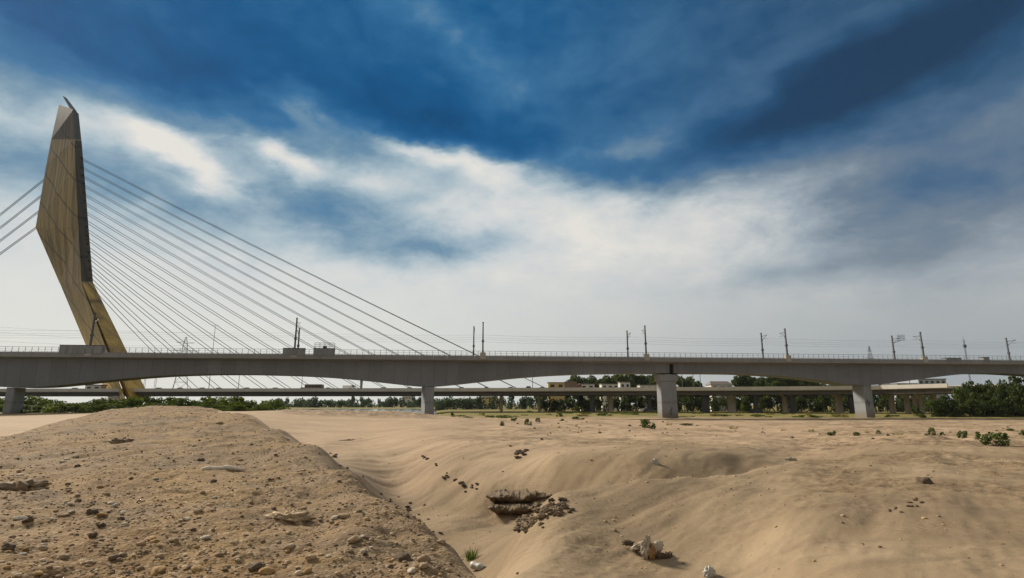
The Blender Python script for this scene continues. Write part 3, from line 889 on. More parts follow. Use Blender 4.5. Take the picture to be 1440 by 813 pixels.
near_m = [(134, 441, 127, 487, 'tall mast on the viaduct rising in front of the golden pylon leg'),
          (415, 448, 414.5, 490, 'thick dark mast on the viaduct behind a grey cabinet, amid the stay cables'),
          (679, 454, 679, 494, 'taller mast with square concrete plinth at the end of the stay cables'),
          (907, 459, 908.5, 496, 'mast on pale square plinth just left of the capped viaduct pier'),
          (1104, 463, 1107, 498.5, 'mast on square plinth on the viaduct above the right arch'),
          (1296.5, 468, 1299, 502, 'leaning mast on a plinth right of the mast carrying a lattice panel')]
for px, py, bx, by, lb in near_m:
    big = px < 500
    mast(px, py, bx, by, 0.45, lb, 1.75, 1.5, M['plinth'], 2.9)
far_m = [(665, 460, 666, 497, 'shorter mast left of the tall mast where the stay cables end'),
         (881.5, 466, 883, 499, 'shorter mast without raised plinth left of the capped viaduct pier'),
         (1070.5, 469, 1073, 501, 'shorter mast left of the plinth mast above the right arch'),
         (1255, 473, 1258, 503, 'mast carrying a small lattice panel near the right pier'),
         (1416.5, 476, 1420, 506, 'rightmost mast of the viaduct near the picture edge'),
         (418.5, 462, 419, 492, 'slim mast close beside the thick dark mast amid the cables')]
for px, py, bx, by, lb in far_m:
    mast(px, py, bx, by, DECK_W - 0.6, lb, 1.25, 1.15, M['box'], 2.9)

def lattice_panel():
    t_, z_ = vhit(1267, 474, DECK_W - 2.2)
    root = empty('lattice_panel', vp(t_, DECK_W - 2.2, z_ - 1.0), 'small grey lattice panel hung beside a mast top', 'panel', None, math.atan2(VD.y, VD.x))
    f = MB()
    for x in np.linspace(-1.2, 1.2, 6):
        f.tube([(x, 0, 0), (x, 0, 1.6)], 0.05, 4)
    for zz in (0, 0.55, 1.1, 1.6):
        f.tube([(-1.2, 0, zz), (1.2, 0, zz)], 0.05, 4)
    f.build('grid', M['mast'], root)
    b = MB(); b.tube([(-2.2, 0.2, -0.8), (0, 0.1, 0.0)], 0.07, 5); b.build('strut', M['mast'], root)
lattice_panel()

def cabinet(px0, px1, pyt, label, cage=False, ridged=True):
    t0, z0 = vhit(px0, pyt, -0.12); t1, _ = vhit(px1, pyt, -0.12)
    tc = (t0 + t1) / 2
    w = t1 - t0
    zt = z0
    root = empty('equipment_cabinet', vp(tc, 0.55, HV - 0.35), label, 'cabinet', 'equipment cabinets on the viaduct edge', math.atan2(VD.y, VD.x))
    h = zt - HV + 0.35
    b = MB(); b.box((0, 0, h / 2), (w, 1.35, h)); b.build('casing', M['box'], root)
    n = max(2, int(w / 1.7))
    for k in range(n):
        x = -w / 2 + (k + 0.5) * w / n
        d = MB(); d.box((x, -0.70, h * 0.5), (w / n * 0.88, 0.05, h * 0.86)); d.build('door', M['box'], root)
    lid = MB(); lid.box((0, 0, h + 0.05), (w + 0.16, 1.5, 0.10)); lid.build('lid', M['joint'], root)
    if cage:
        c = MB()
        for x in np.linspace(-w / 2 + .1, w / 2 - .1, 5):
            for yy in (-0.5, 0.5):
                c.tube([(x, yy, h), (x, yy, h + 1.5)], 0.03, 4)
        for yy in (-0.5, 0.5):
            for zz in (0.5, 1.0, 1.5):
                c.tube([(-w / 2 + .1, yy, h + zz), (w / 2 - .1, yy, h + zz)], 0.03, 4)
        c.build('cage', M['wire'], root)
        k = MB(); k.box((0.1, 0, h + 0.4), (0.9, 0.6, 0.6)); k.build('motor_box', M['mast'], root)
cabinet(84, 145, 485.5, 'long low grey cabinet row below the mast by the golden pylon')
cabinet(398, 428, 489.8, 'dark grey cabinet at the foot of the thick dark mast')
cabinet(441, 470, 490.0, 'dark grey cabinet topped by a thin wire cage', cage=True)
cabinet(1331, 1352, 503.8, 'long flat grey cabinet on the viaduct near the right edge')
cabinet(1383, 1391, 502.6, 'short dark cabinet left of the rightmost mast')

def ohe_wire(off, dz, label):
    ts = []
    pts_ = []
    xs = [vhit(p[2], p[3], 0.45)[0] for p in near_m]
    xs = [2 * xs[0] - xs[1]] + xs + [2 * xs[-1] - xs[-2], 3 * xs[-1] - 2 * xs[-2]]
    for a, b in zip(xs[:-1], xs[1:]):
        for k in range(8):
            f = k / 8
            pts_.append(vp(a + (b - a) * f, off, HV + dz - 4 * 0.35 * f * (1 - f)))
    b = MB(); b.tube(pts_, 0.015, 4)
    tag(b.build('overhead_wire', M['wire']), label, 'wire', 'overhead wires above the viaduct')
ohe_wire(3.3, 5.9, 'upper thin overhead wire strung along the near track')
ohe_wire(3.35, 4.7, 'lower thin overhead wire strung along the near track')
ohe_wire(9.2, 5.9, 'upper thin overhead wire strung along the far track')
ohe_wire(9.25, 4.7, 'lower thin overhead wire strung along the far track')

# ------------------------------------------------------------------ cable-stayed road bridge
HB = EYE + 7.4
nodes = [atz(px, py, HB) for px, py in ((-700, 547.4), (-350, 547), (150, 546.4), (450, 546.0), (700, 545.5), (1000, 544.2), (1200, 542.6), (1275, 541.2), (1350, 538.6))]
dn = [Vector((p.x, p.y, 0)) for p in nodes]
# resample the centre line
line = []
for i in range(len(dn) - 1):
    p0, p1, p2, p3 = dn[max(i - 1, 0)], dn[i], dn[i + 1], dn[min(i + 2, len(dn) - 1)]
    for k in range(10):
        s = k / 10
        line.append(0.5 * ((2 * p1) + (p2 - p0) * s + (2 * p0 - 5 * p1 + 4 * p2 - p3) * s * s + (3 * p1 - p0 - 3 * p2 + p3) * s ** 3))
line.append(dn[-1])
tang = [(line[min(i + 1, len(line) - 1)] - line[max(i - 1, 0)]).normalized() for i in range(len(line))]
LX = np.array([p.x for p in line])
def bp(x, off, z):
    """point on the road bridge at world x of its near edge"""
    i = int(np.clip(np.searchsorted(LX, x) - 1, 0, len(line) - 2))
    f = (x - LX[i]) / (LX[i + 1] - LX[i])
    p = line[i].lerp(line[i + 1], f); d = tang[i].lerp(tang[i + 1], f)
    nrm = Vector((-d.y, d.x, 0)).normalized()
    return p + nrm * off + Vector((0, 0, z))
def bx(px, py=548, off=0.0):
    """world x of the near-edge station seen in photo column px at offset off"""
    lo, hi = LX[0], LX[-1]
    for _ in range(40):
        m_ = (lo + hi) / 2
        q = bp(m_, off, HB)
        qx = 720 + F * q.x / (q.y * CP + (HB - EYE) * SP)
        if qx < px: lo = m_
        else: hi = m_
    return (lo + hi) / 2

BW = 30.0
road_bridge = empty('cable_stayed_bridge', bp(bx(170), 10, 1), 'cable-stayed road bridge with a bent golden pylon, behind the metro viaduct', 'bridge')
secs = list(np.linspace(LX[0] + 1, LX[-1] - 1, 70))
def strip(prof, name, mat):
    b = MB(); b.loft([[bp(x, o_, z_) for o_, z_ in prof] for x in secs])
    child(b, name, mat, road_bridge)
strip([(0.4, HB - 1.75), (BW - 0.4, HB - 1.75), (BW - 0.4, HB - 0.95), (0.4, HB - 0.95)], 'road_deck', M['far_deck'])
strip([(0, HB - 1.5), (0.35, HB - 1.5), (0.35, HB), (0, HB)], 'parapet', M['far_deck'])
strip([(BW - 0.35, HB - 1.5), (BW, HB - 1.5), (BW, HB), (BW - 0.35, HB)], 'parapet', M['far_deck'])
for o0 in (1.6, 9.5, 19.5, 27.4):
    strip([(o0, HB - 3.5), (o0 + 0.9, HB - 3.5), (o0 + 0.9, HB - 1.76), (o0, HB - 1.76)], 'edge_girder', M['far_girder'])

# pylon: corners A (left, back), B (near edge), C (right, back), D hidden
def ring(py, pa, pbx, pc, ya=305, yb=275, yc=291):
    A_, B_, C_ = at(pa, py, ya), at(pbx, py, yb), at(pc, py, yc)
    D_ = A_ + C_ - B_
    return [A_, B_, C_, D_]
pyl = empty('pylon', (0, 0, 0), None, None)
pyl.parent = road_bridge
pyl.matrix_parent_inverse = Matrix.Translation(road_bridge.location).inverted()
def pyl_child(mb, name, mat):
    o = mb.build(name, mat)
    o.parent = pyl
    return o
def slopetop(rg, dzs):
    return [p + Vector((0, 0, d)) for p, d in zip(rg, dzs)]
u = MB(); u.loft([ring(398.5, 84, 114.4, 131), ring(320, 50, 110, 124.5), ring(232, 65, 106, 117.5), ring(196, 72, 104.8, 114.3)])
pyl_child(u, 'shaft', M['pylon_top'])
tA, tB, tC = at(83, 147, 305), at(103.4, 154, 275), at(110.6, 160, 291)
top = [tA, tB, tC, tA + tC - tB]
c = MB(); c.loft([ring(196, 72, 104.8, 114.3), top])
pyl_child(c, 'observation_top', M['pylon_cap'])
# shade of the right-hand face painted as a dark strip, with anchor boxes
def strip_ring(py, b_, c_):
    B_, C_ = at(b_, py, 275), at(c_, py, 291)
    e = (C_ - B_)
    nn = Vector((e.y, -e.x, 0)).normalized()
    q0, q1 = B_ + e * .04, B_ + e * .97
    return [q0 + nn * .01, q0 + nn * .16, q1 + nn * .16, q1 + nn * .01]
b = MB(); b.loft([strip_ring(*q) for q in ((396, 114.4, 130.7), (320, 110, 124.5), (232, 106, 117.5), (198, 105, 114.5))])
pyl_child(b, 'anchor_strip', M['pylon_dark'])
for i in range(15):
    y_p = 223 + i / 14 * (392 - 223)
    pr = np.interp(y_p, [160, 232, 320, 398], [111, 117.5, 124.5, 131]); pb_ = np.interp(y_p, [160, 232, 320, 398], [103.6, 106, 110, 114.5])
    q = at(pb_ + (pr - pb_) * .75, y_p, 275 + 16 * .75)
    bb = MB(); bb.box(q + Vector((.1, -.1, .1)), (.7, 2.6, .7), 1.1); pyl_child(bb, 'anchor_box', M['pylon_cap'])
# dark fin leaning over the tip
f0, f1, f2, f3 = at(88, 135, 288), at(90.5, 137, 288), at(105, 156, 277), at(98, 152.5, 283)
dv = Vector((0.5, 1.2, 0))
b = MB(); b.hexa([f0, f1, f2, f3, f0 + dv, f1 + dv, f2 + dv, f3 + dv]); pyl_child(b, 'spire_fin', M['mast'])
def lerp(a, b_, s): return a + (b_ - a) * s
def leg_ring(py, a0, a1, b0, b1, ya, yb, back):
    q = (py - 398) / (548 - 398)
    l, r = at(lerp(a0, a1, q), py, ya), at(lerp(b0, b1, q), py, yb)
    bk = Vector(back)
    return [l, r, r + bk, l + bk]
LV = (398.5, 430, 460, 490, 520, 548, 566)
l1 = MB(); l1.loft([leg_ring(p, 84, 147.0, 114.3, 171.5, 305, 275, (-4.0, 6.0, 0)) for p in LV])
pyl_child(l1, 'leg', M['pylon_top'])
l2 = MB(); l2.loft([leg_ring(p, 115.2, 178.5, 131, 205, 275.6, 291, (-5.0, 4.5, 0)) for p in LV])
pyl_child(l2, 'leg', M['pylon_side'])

x_lo, x_hi = bx(252), bx(771)
NC = 15
for i in range(NC):
    f = i / (NC - 1)
    y_p = 223 + f * (398 - 223)
    pr = np.interp(y_p, [160, 232, 320, 398], [111, 117.5, 124.5, 131])
    pbm = np.interp(y_p, [160, 232, 320, 398], [103.6, 106, 110, 114.5])
    for off, fr in ((12.0, 0.55), (18.5, 0.95)):
        pxx = pbm + (pr - pbm) * fr
        top_p = at(pxx, y_p, 275 + 16 * fr)
        xa = x_hi + (x_lo - x_hi) * (f ** 0.96)
        end = bp(xa, off, HB - 0.9)
        mid = [top_p.lerp(end, s) - Vector((0, 0, 4 * 1.1 * s * (1 - s))) for s in np.linspace(0, 1, 9)]
        b = MB(); b.tube(mid, 0.135, 6)
        child(b, 'stay_cable', M['cable'], road_bridge)
for i, (xp, yp_, sl_) in enumerate([(63, 249, 0.80), (58.5, 272, 0.785), (55, 294, 0.765), (50.5, 317.5, 0.73)]):
    for off, dy_, dx_ in ((4.0, 0, 0), (24.0, 2.6, 1.5)):
        top_p = at(xp + 2.5 + dx_, yp_ + dy_ * 0.5, 306)
        far = at(-400 - i * 6, yp_ + dy_ + sl_ * (xp + 400 + i * 6), 300 + off * 0.4)
        b = MB(); b.tube([top_p, far], 0.17, 6)
        child(b, 'back_stay', M['cable'], road_bridge)

def road_pier(px, w, off, mat, foot=None, head=True, thick=2.0):
    x = bx(px, 552, off)
    c = bp(x, off, 0)
    zg = max(gz(c.x, c.y), 0.4) - 0.8
    zt = HB - 3.52
    b = MB()
    b.loft([[c + Vector((sx * w / 2 * k, sy * thick / 2 * k, z)) for sx, sy in ((-1, -.6), (-.6, -1), (.6, -1), (1, -.6), (1, .6), (.6, 1), (-.6, 1), (-1, .6))]
            for z, k in ((zg, 1.0), (zt - 1.6, 1.0), (zt, 1.12))])
    o = child(b, 'pier', mat, road_bridge)
    if foot:
        f = MB(); f.lathe([(foot * 1.05, zg), (foot, zg + 1.7), (foot * 0.75, zg + 2.4), (w * 0.45, zg + 3.0)], (c.x, c.y, 0), 14)
        o2 = f.build('pier_footing', M['dark_pier']); o2.parent = o
    if head:
        d = tang[int(np.clip(np.searchsorted(LX, x), 0, len(line) - 1))]
        h = MB(); h.box((c.x, c.y + 4, zt + 0.0), (w * 0.9, 13, 0.9), math.atan2(d.y, d.x))
        o3 = h.build('crossbeam', mat); o3.parent = o
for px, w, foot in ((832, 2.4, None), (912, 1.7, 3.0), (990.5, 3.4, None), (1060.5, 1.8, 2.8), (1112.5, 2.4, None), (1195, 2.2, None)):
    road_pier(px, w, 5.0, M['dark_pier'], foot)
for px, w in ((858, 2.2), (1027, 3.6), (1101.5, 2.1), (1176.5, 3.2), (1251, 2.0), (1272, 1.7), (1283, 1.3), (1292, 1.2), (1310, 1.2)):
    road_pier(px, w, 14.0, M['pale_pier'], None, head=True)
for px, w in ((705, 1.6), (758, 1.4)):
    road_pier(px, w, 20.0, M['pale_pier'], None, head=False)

# ------------------------------------------------------------------ vehicles on the road bridge
def paint(name, col, rough=0.35):
    return simple(name, col, rough, 0.1, 0.6)
PAINT = {'white': paint('white_paint', (0.7, 0.7, 0.68)), 'black': paint('black_paint', (0.02, 0.02, 0.022)), 'grey': paint('grey_paint', (0.22, 0.24, 0.25)),
         'silver': paint('silver_paint', (0.45, 0.47, 0.48)), 'red': paint('red_paint', (0.25, 0.05, 0.03)), 'brown': paint('brown_paint', (0.12, 0.08, 0.05)),
         'blue': paint('blue_paint', (0.06, 0.10, 0.18)), 'yellow': paint('yellow_paint', (0.45, 0.32, 0.08))}
def wheels(root, xs, w, r=0.33):
    for x in xs:
        for s in (-1, 1):
            m_ = MB(); m_.lathe([(0.12, -0.12), (r * 0.9, -0.12), (r, -0.07), (r, 0.07), (r * 0.9, 0.12), (0.12, 0.12)], n=14)
            o = m_.build('wheel', M['tyre'], root, (x, s * (w / 2 - 0.1), r))
            o.rotation_euler = (math.pi / 2, 0, 0)
def car(loc, rz, col, label, tall=1.0):
    root = empty('car', loc, label, 'car', 'vehicles on the road bridge', rz)
    b = MB(); b.prism([(-2.1, .3), (2.05, .3), (2.12, .62), (1.95, .82), (1.0, .95), (-1.7, .98), (-2.12, .85)], 1.72); b.build('body', PAINT[col], root)
    c = MB(); c.prism([(1.0, .945), (.35, 1.42 * tall), (-1.2, 1.46 * tall), (-1.85, .975)], 1.52); c.build('cabin', M['glass'], root)
    r_ = MB(); r_.prism([(.42, 1.425 * tall), (.35, 1.47 * tall), (-1.2, 1.51 * tall), (-1.32, 1.44 * tall)], 1.54); r_.build('roof', PAINT[col], root)
    wheels(root, (-1.3, 1.32), 1.72)
    return root
def truck(loc, rz, col, bed, label, L=7.0, H=3.0):
    root = empty('truck', loc, label, 'truck', 'vehicles on the road bridge', rz)
    b = MB(); b.prism([(L / 2 - 1.9, .6), (L / 2, .6), (L / 2, 1.7), (L / 2 - .3, 2.6), (L / 2 - 1.9, 2.65)], 2.2); b.build('cab', PAINT[col], root)
    g = MB(); g.prism([(L / 2 - 1.2, 1.6), (L / 2 + .02, 1.65), (L / 2 - .26, 2.45), (L / 2 - 1.2, 2.45)], 2.24); g.build('window', M['glass'], root)
    c = MB(); c.box((-1.1, 0, H / 2 + .5), (L - 2.3, 2.3, H - 1.0)); c.build('cargo_body', PAINT[bed], root)
    d = MB(); d.box((-.4, 0, .75), (L - .9, 1.1, .3)); d.build('chassis', M['tyre'], root)
    wheels(root, (-L / 2 + 1.3, -L / 2 + 2.5, L / 2 - 1.1), 2.2, 0.48)
def bus(loc, rz, col, label):
    root = empty('bus', loc, label, 'bus', 'vehicles on the road bridge', rz)
    b = MB(); b.prism([(-4.4, .45), (4.4, .45), (4.5, 1.2), (4.2, 2.75), (3.9, 2.95), (-4.2, 2.95), (-4.45, 2.7)], 2.4); b.build('body', PAINT[col], root)
    for s in (-1, 1):
        for k in range(5):
            w_ = MB(); w_.box((-3.4 + k * 1.6, s * 1.205, 2.0), (1.4, .04, .8)); w_.build('window', M['glass'], root)
    w_ = MB(); w_.box((4.33, 0, 1.95), (.1, 2.1, 1.1)); w_.build('windscreen', M['glass'], root)
    wheels(root, (-2.9, 2.9), 2.4, 0.48)
def onroad(px, off):
    x = bx(px, 545, off)
    p = bp(x, off, HB - 0.945)
    d = tang[int(np.clip(np.searchsorted(LX, x), 0, len(line) - 1))]
    return p, math.atan2(d.y, d.x)
for px, off, col, lb in ((28, 8, 'black', 'dark car on the road bridge just right of the leftmost viaduct pier'),
                         (104, 6, 'grey', 'grey car on the road bridge left of the pylon foot'), (222, 6, 'blue', 'blue car on the road bridge right of the pylon foot'),
                         (252, 7, 'grey', 'grey car passing the legs of the lattice tower'), (283, 6, 'black', 'black car just left of a street lamp on the road bridge'),
                         (309, 8, 'red', 'dull red car on the road bridge below the stay cables'), (346, 6, 'black', 'black car passing under the middle of the left arch'),
                         (386, 7, 'brown', 'brown car on the road bridge left of the dark bus'), (425, 6, 'black', 'black car right in front of the dark bus'),
                         (463, 8, 'grey', 'small grey car on the road bridge right of the dark bus'), (538, 6, 'black', 'black car on the road bridge left of the slim central pier'),
                         (575, 7, 'brown', 'brown car partly behind the left side of the slim central pier'), (648, 6, 'brown', 'brown car on the road bridge right of the slim central pier'),
                         (683, 7, 'brown', 'brown car under the rising haunch right of the central pier'), (717, 6, 'red', 'red car on the road bridge left of the rounded grey van'),
                         (742, 6, 'silver', 'rounded grey van on the road bridge below the last stay cable'), (761, 7, 'black', 'black car next to the rounded grey van'),
                         (858, 7, 'grey', 'grey car on the road bridge before the pale box house'), (1018, 8, 'white', 'white car on the road bridge right of the capped pier')):
    p, rz = onroad(px, off)
    car(p, rz + (math.pi if off < 8 else 0), col, lb, 1.25 if px == 742 else 1.0)
p, rz = onroad(442, 5); bus(p, rz, 'brown', 'long dark brown bus on the road bridge under the left arch')
p, rz = onroad(491, 6); truck(p, rz, 'white', 'white', 'white truck on the road bridge left of the hanging drain pipe', 6.0, 2.4)
p, rz = onroad(806, 6); truck(p, rz, 'red', 'brown', 'dark red-brown truck beside the yellow roadside shop', 8.0, 4.0)

# drain pipe under the left arch
t_, z_ = vhit(508.5, 534, WEB + 1)
b = MB(); b.tube([vp(t_, WEB + 1, soffit(t_) + 0.3), vp(t_, WEB + 1, soffit(t_) - 2.2)], [0.38, 0.3], 10)
child(b, 'drain_pipe', M['pier'], viaduct)

# street lamps on the road bridge and slim posts
def lamp(px, pyt, off, label):
    p, rz = onroad(px, off)
    zt = at(px, pyt, p.y).z
    root = empty('street_lamp', p, label, 'street lamp', 'street lamps on the road bridge', rz)
    h = zt - p.z
    b = MB(); b.tube([(0, 0, 0), (0, 0, h)], [0.17, 0.10], 8); b.build('pole', M['mast'], root)
    a = MB(); a.tube([(-1.3, 0, h + .15), (0, 0, h), (1.3, 0, h + .15)], 0.06, 6); a.build('arm', M['mast'], root)
    for s in (-1, 1):
        l = MB(); l.box((s * 1.6, 0, h + .18), (0.9, 0.32, 0.16)); l.build('lamp_head', M['box'], root)
for px, pyt, off, lb in ((293.5, 458, 15, 'tall slim lamp post rising above the viaduct between the stay cables'), (335, 520, 15, 'lamp post ending under the middle of the left arch'),
                         (424, 524, 15, 'lamp post just left of the dark bus'), (749, 517, 15, 'lamp post right of the rounded grey van'),
                         (960, 512, 15, 'lamp post just right of the capped pier'), (975.5, 510, 10, 'thick lamp post second from the capped pier'),
                         (985.5, 511, 15, 'lamp post third from the capped pier'), (1280, 528, 12, 'short lamp post before the pale office block')):
    lamp(px, pyt, off, lb)

# ------------------------------------------------------------------ power line tower, gantry, thin far masts
def tower(px, pytop, Y, basew, label):
    tp = at(px, pytop, Y)
    zg = 1.6
    root = empty('transmission_tower', (tp.x, Y, zg), label, 'pylon tower', None, 0.5)
    h = tp.z - zg
    levels = [0, .2, .38, .53, .66, .77, .88, 1.0]
    wd = [basew, basew * .74, basew * .54, basew * .4, basew * .3, basew * .24, basew * .2, basew * .05]
    for sx, sy in ((1, 1), (1, -1), (-1, 1), (-1, -1)):
        l = MB(); l.tube([(sx * w / 2, sy * w / 2, h * q) for q, w in zip(levels, wd)], 0.13, 4); l.build('leg', M['mast'], root)
    br = MB()
    for k in range(len(levels) - 1):
        a, c, z0, z1 = wd[k] / 2, wd[k + 1] / 2, h * levels[k], h * levels[k + 1]
        for i in range(4):
            s = [(1, 1), (1, -1), (-1, -1), (-1, 1)]
            p, q = s[i], s[(i + 1) % 4]
            br.tube([(p[0] * a, p[1] * a, z0), (q[0] * c, q[1] * c, z1)], 0.07, 3)
            br.tube([(q[0] * a, q[1] * a, z0), (p[0] * c, p[1] * c, z1)], 0.07, 3)
            br.tube([(p[0] * c, p[1] * c, z1), (q[0] * c, q[1] * c, z1)], 0.07, 3)
    br.build('bracing', M['mast'], root)
    for q, L in ((.70, 6.0), (.80, 7.5), (.91, 5.0)):
        a = MB()
        for s in (-1, 1):
            a.tube([(0, -.4, h * q), (s * L, 0, h * q + .5)], 0.1, 4); a.tube([(0, .4, h * q + 1.2), (s * L, 0, h * q + .5)], 0.08, 4)
        a.build('crossarm', M['mast'], root)
    return root
tower(262, 474, 350, 12.5, 'grey lattice power tower seen over and under the viaduct right of the pylon')
tower(1222, 487, 620, 12, 'faint lattice power tower rising behind the viaduct above the right pier')
def thin_mast(px, pyt, Y, label):
    tp = at(px, pyt, Y)
    root = empty('radio_mast', (tp.x, Y, 1.6), label, 'mast')
    h = tp.z - 1.6
    b = MB()
    for k in range(3):
        a = 2 * math.pi * k / 3
        b.tube([(.45 * math.cos(a), .45 * math.sin(a), 0), (.3 * math.cos(a), .3 * math.sin(a), h)], .07, 4)
    for j in range(int(h / 1.5)):
        z0 = j * 1.5
        for k in range(3):
            a, c = 2 * math.pi * k / 3, 2 * math.pi * (k + 1) / 3
            b.tube([(.42 * math.cos(a), .42 * math.sin(a), z0), (.42 * math.cos(c), .42 * math.sin(c), z0 + 1.5)], .04, 3)
    b.build('lattice_shaft', M['mast'], root)
    t = MB(); t.tube([(0, 0, h), (0, 0, h + 2.2)], .05, 4); t.build('antenna', M['mast'], root)
    c = MB(); c.box((0, 0, h * .9), (1.4, 1.0, 1.6)); c.build('antenna_box', M['mast'], root)
thin_mast(1355, 477, 320, 'thin lattice radio mast above the viaduct near the right edge')
def gantry():
    p0 = at(210, 547, 330)
    root = empty('gantry_frame', (p0.x, 330, 1.6), 'thin rectangular steel gantry under the left arch, right of the pylon', 'gantry', None, 0.2)
    h = at(210, 521, 330).z - 1.6
    for x in (-2.8, 2.8):
        b = MB()
        for dx in (-.4, .4):
            b.tube([(x + dx, 0, 0), (x + dx, 0, h)], .09, 4)
        for k in range(14):
            b.tube([(x - .4, 0, h * k / 14), (x + .4, 0, h * (k + 1) / 14)], .05, 3)
        b.build('post', M['mast'], root)
    b = MB()
    for dz in (0, -1.0):
        b.tube([(-3.2, 0, h + dz), (3.2, 0, h + dz)], .09, 4)
    b.build('beam', M['mast'], root)
gantry()
for k, (y0, y1) in enumerate(((449, 468), (453, 480), (470, 486))):
    a, c = at(-160, y0 - 4, 360), at(258, y1, 352)
    b = MB(); b.tube([a.lerp(c, s) - Vector((0, 0, 4 * 3.0 * s * (1 - s))) for s in np.linspace(0, 1, 14)], 0.035, 4)
    tag(b.build('power_line', M['wire']), 'thin power line left of the golden pylon, %s' % ('topmost of three', 'middle of three', 'lowest of three')[k], 'power line', 'power lines left of the pylon')

# ------------------------------------------------------------------ buildings far off
def house(px0, px1, pyt, Y, depth, wall, label, floors=1, flat=True, name='house', roofmat=None, zbase=1.5):
    a, c = at(px0, pyt, Y), at(px1, pyt, Y)
    w, h = c.x - a.x, a.z - zbase
    root = empty(name, ((a.x + c.x) / 2, Y + depth / 2, zbase), label, 'building')
    b = MB(); b.box((0, 0, h / 2), (w, depth, h)); b.build('wall', wall, root)
    r = MB()
    if flat:
        r.box((0, 0, h + .2), (w + .6, depth + .6, .4))
    else:
        r.loft([[(-w / 2 - .5, -depth / 2 - .5, h), (w / 2 + .5, -depth / 2 - .5, h), (w / 2 + .5, depth / 2 + .5, h), (-w / 2 - .5, depth / 2 + .5, h)],
                [(-w / 2 + 1, -.2, h + 2), (w / 2 - 1, -.2, h + 2), (w / 2 - 1, .2, h + 2), (-w / 2 + 1, .2, h + 2)]])
    r.build('roof', roofmat or M['roofing'], root)
    nwin = max(2, int(w / 3.2))
    fh = min(3.2, h / max(floors, 1))
    for fl in range(floors):
        for k in range(nwin):
            x = -w / 2 + (k + .5) * w / nwin
            z = h - (fl + .5) * fh
            q = MB(); q.box((x, -depth / 2 - .03, z), (w / nwin * .5, .06, fh * .45)); wo = q.build('window', M['glass'], root)
            s = MB(); s.box((x, -depth / 2 - .1, z - fh * .26), (w / nwin * .6, .2, .12)); so = s.build('sill', wall, wo)
W_white = concrete('white_plaster', (0.62, 0.6, 0.56)); W_yel = concrete('yellow_plaster', (0.55, 0.42, 0.18)); W_grey = concrete('grey_plaster', (0.36, 0.40, 0.43))
house(771, 794, 538.5, 320, 8, W_yel, 'low yellow roadside shop with a brown roof above the far deck', 2, True, 'roadside_shop')
house(816, 836, 540.5, 330, 8, W_white, 'low white house right of the dark red-brown truck', 2, True)
house(846, 870, 540.5, 345, 9, W_white, 'low pale wall house among the trees left of the box house', 2)
house(872, 886, 538.0, 300, 6, W_white, 'pale box house standing taller above the far deck', 2)
house(900, 926, 542, 340, 8, W_white, 'long low white house left of the capped pier', 2)
house(1000, 1030, 541.0, 310, 9, W_white, 'small shop with a pitched brown roof right of the capped pier', 2, False)
house(120, 142, 542.0, 283, 4, W_white, 'small kiosk with a dark flat roof left of the pylon foot', 1, True, 'kiosk', zbase=HB - 0.94)
house(1291, 1330, 533.5, 330, 18, W_grey, 'pale grey office block behind the right pier', 4, True, 'office_block', zbase=2)
house(1262, 1290, 540, 330, 14, W_grey, 'lower grey wing left of the office block', 2, True, 'office_block')
house(640, 668, 561, 640, 12, W_white, 'white house among hazy trees right of the slim central pier', 1)
house(566, 578, 558, 760, 14, W_white, 'white gabled house among hazy trees left of the slim central pier', 1, False)
house(678, 700, 558, 620, 14, W_yel, 'cream house among hazy trees below the far deck', 1)

# ------------------------------------------------------------------ plants
def crown_mesh(name, clumps, leaves, leaf, mat, seed, flatten=1.0):
    """many small leaf faces gathered in clumps"""
    r = random.Random(seed)
    v, f, tone = [], [], []
    for (cx, cy, cz, rad) in clumps:
        ct = r.random()
        k = int(leaves * rad * rad)
        for _ in range(max(k, 6)):
            d = Vector((r.gauss(0, 1), r.gauss(0, 1), r.gauss(0, 1))).normalized() * rad * (0.35 + 0.65 * r.random() ** 0.5)
            p = Vector((cx, cy, cz)) + Vector((d.x, d.y, d.z * flatten))
            a = Vector((r.gauss(0, 1), r.gauss(0, 1), r.gauss(0, .7))).normalized()
            b = a.cross(Vector((r.gauss(0, 1), r.gauss(0, 1), r.gauss(0, 1)))).normalized()
            s = leaf * r.uniform(.6, 1.4)
            o = len(v)
            v += [p - a * s, p + b * s * .55, p + a * s, p - b * s * .55]
            f.append((o, o + 1, o + 2, o + 3))
            tone.append(min(1, max(0, ct * .65 + r.random() * .35)))
    me = bpy.data.meshes.new(name)
    me.from_pydata([tuple(p) for p in v], [], f)
    at_ = me.attributes.new('tone', 'FLOAT', 'FACE')
    at_.data.foreach_set('value', tone)
    me.materials.append(mat)
    return me

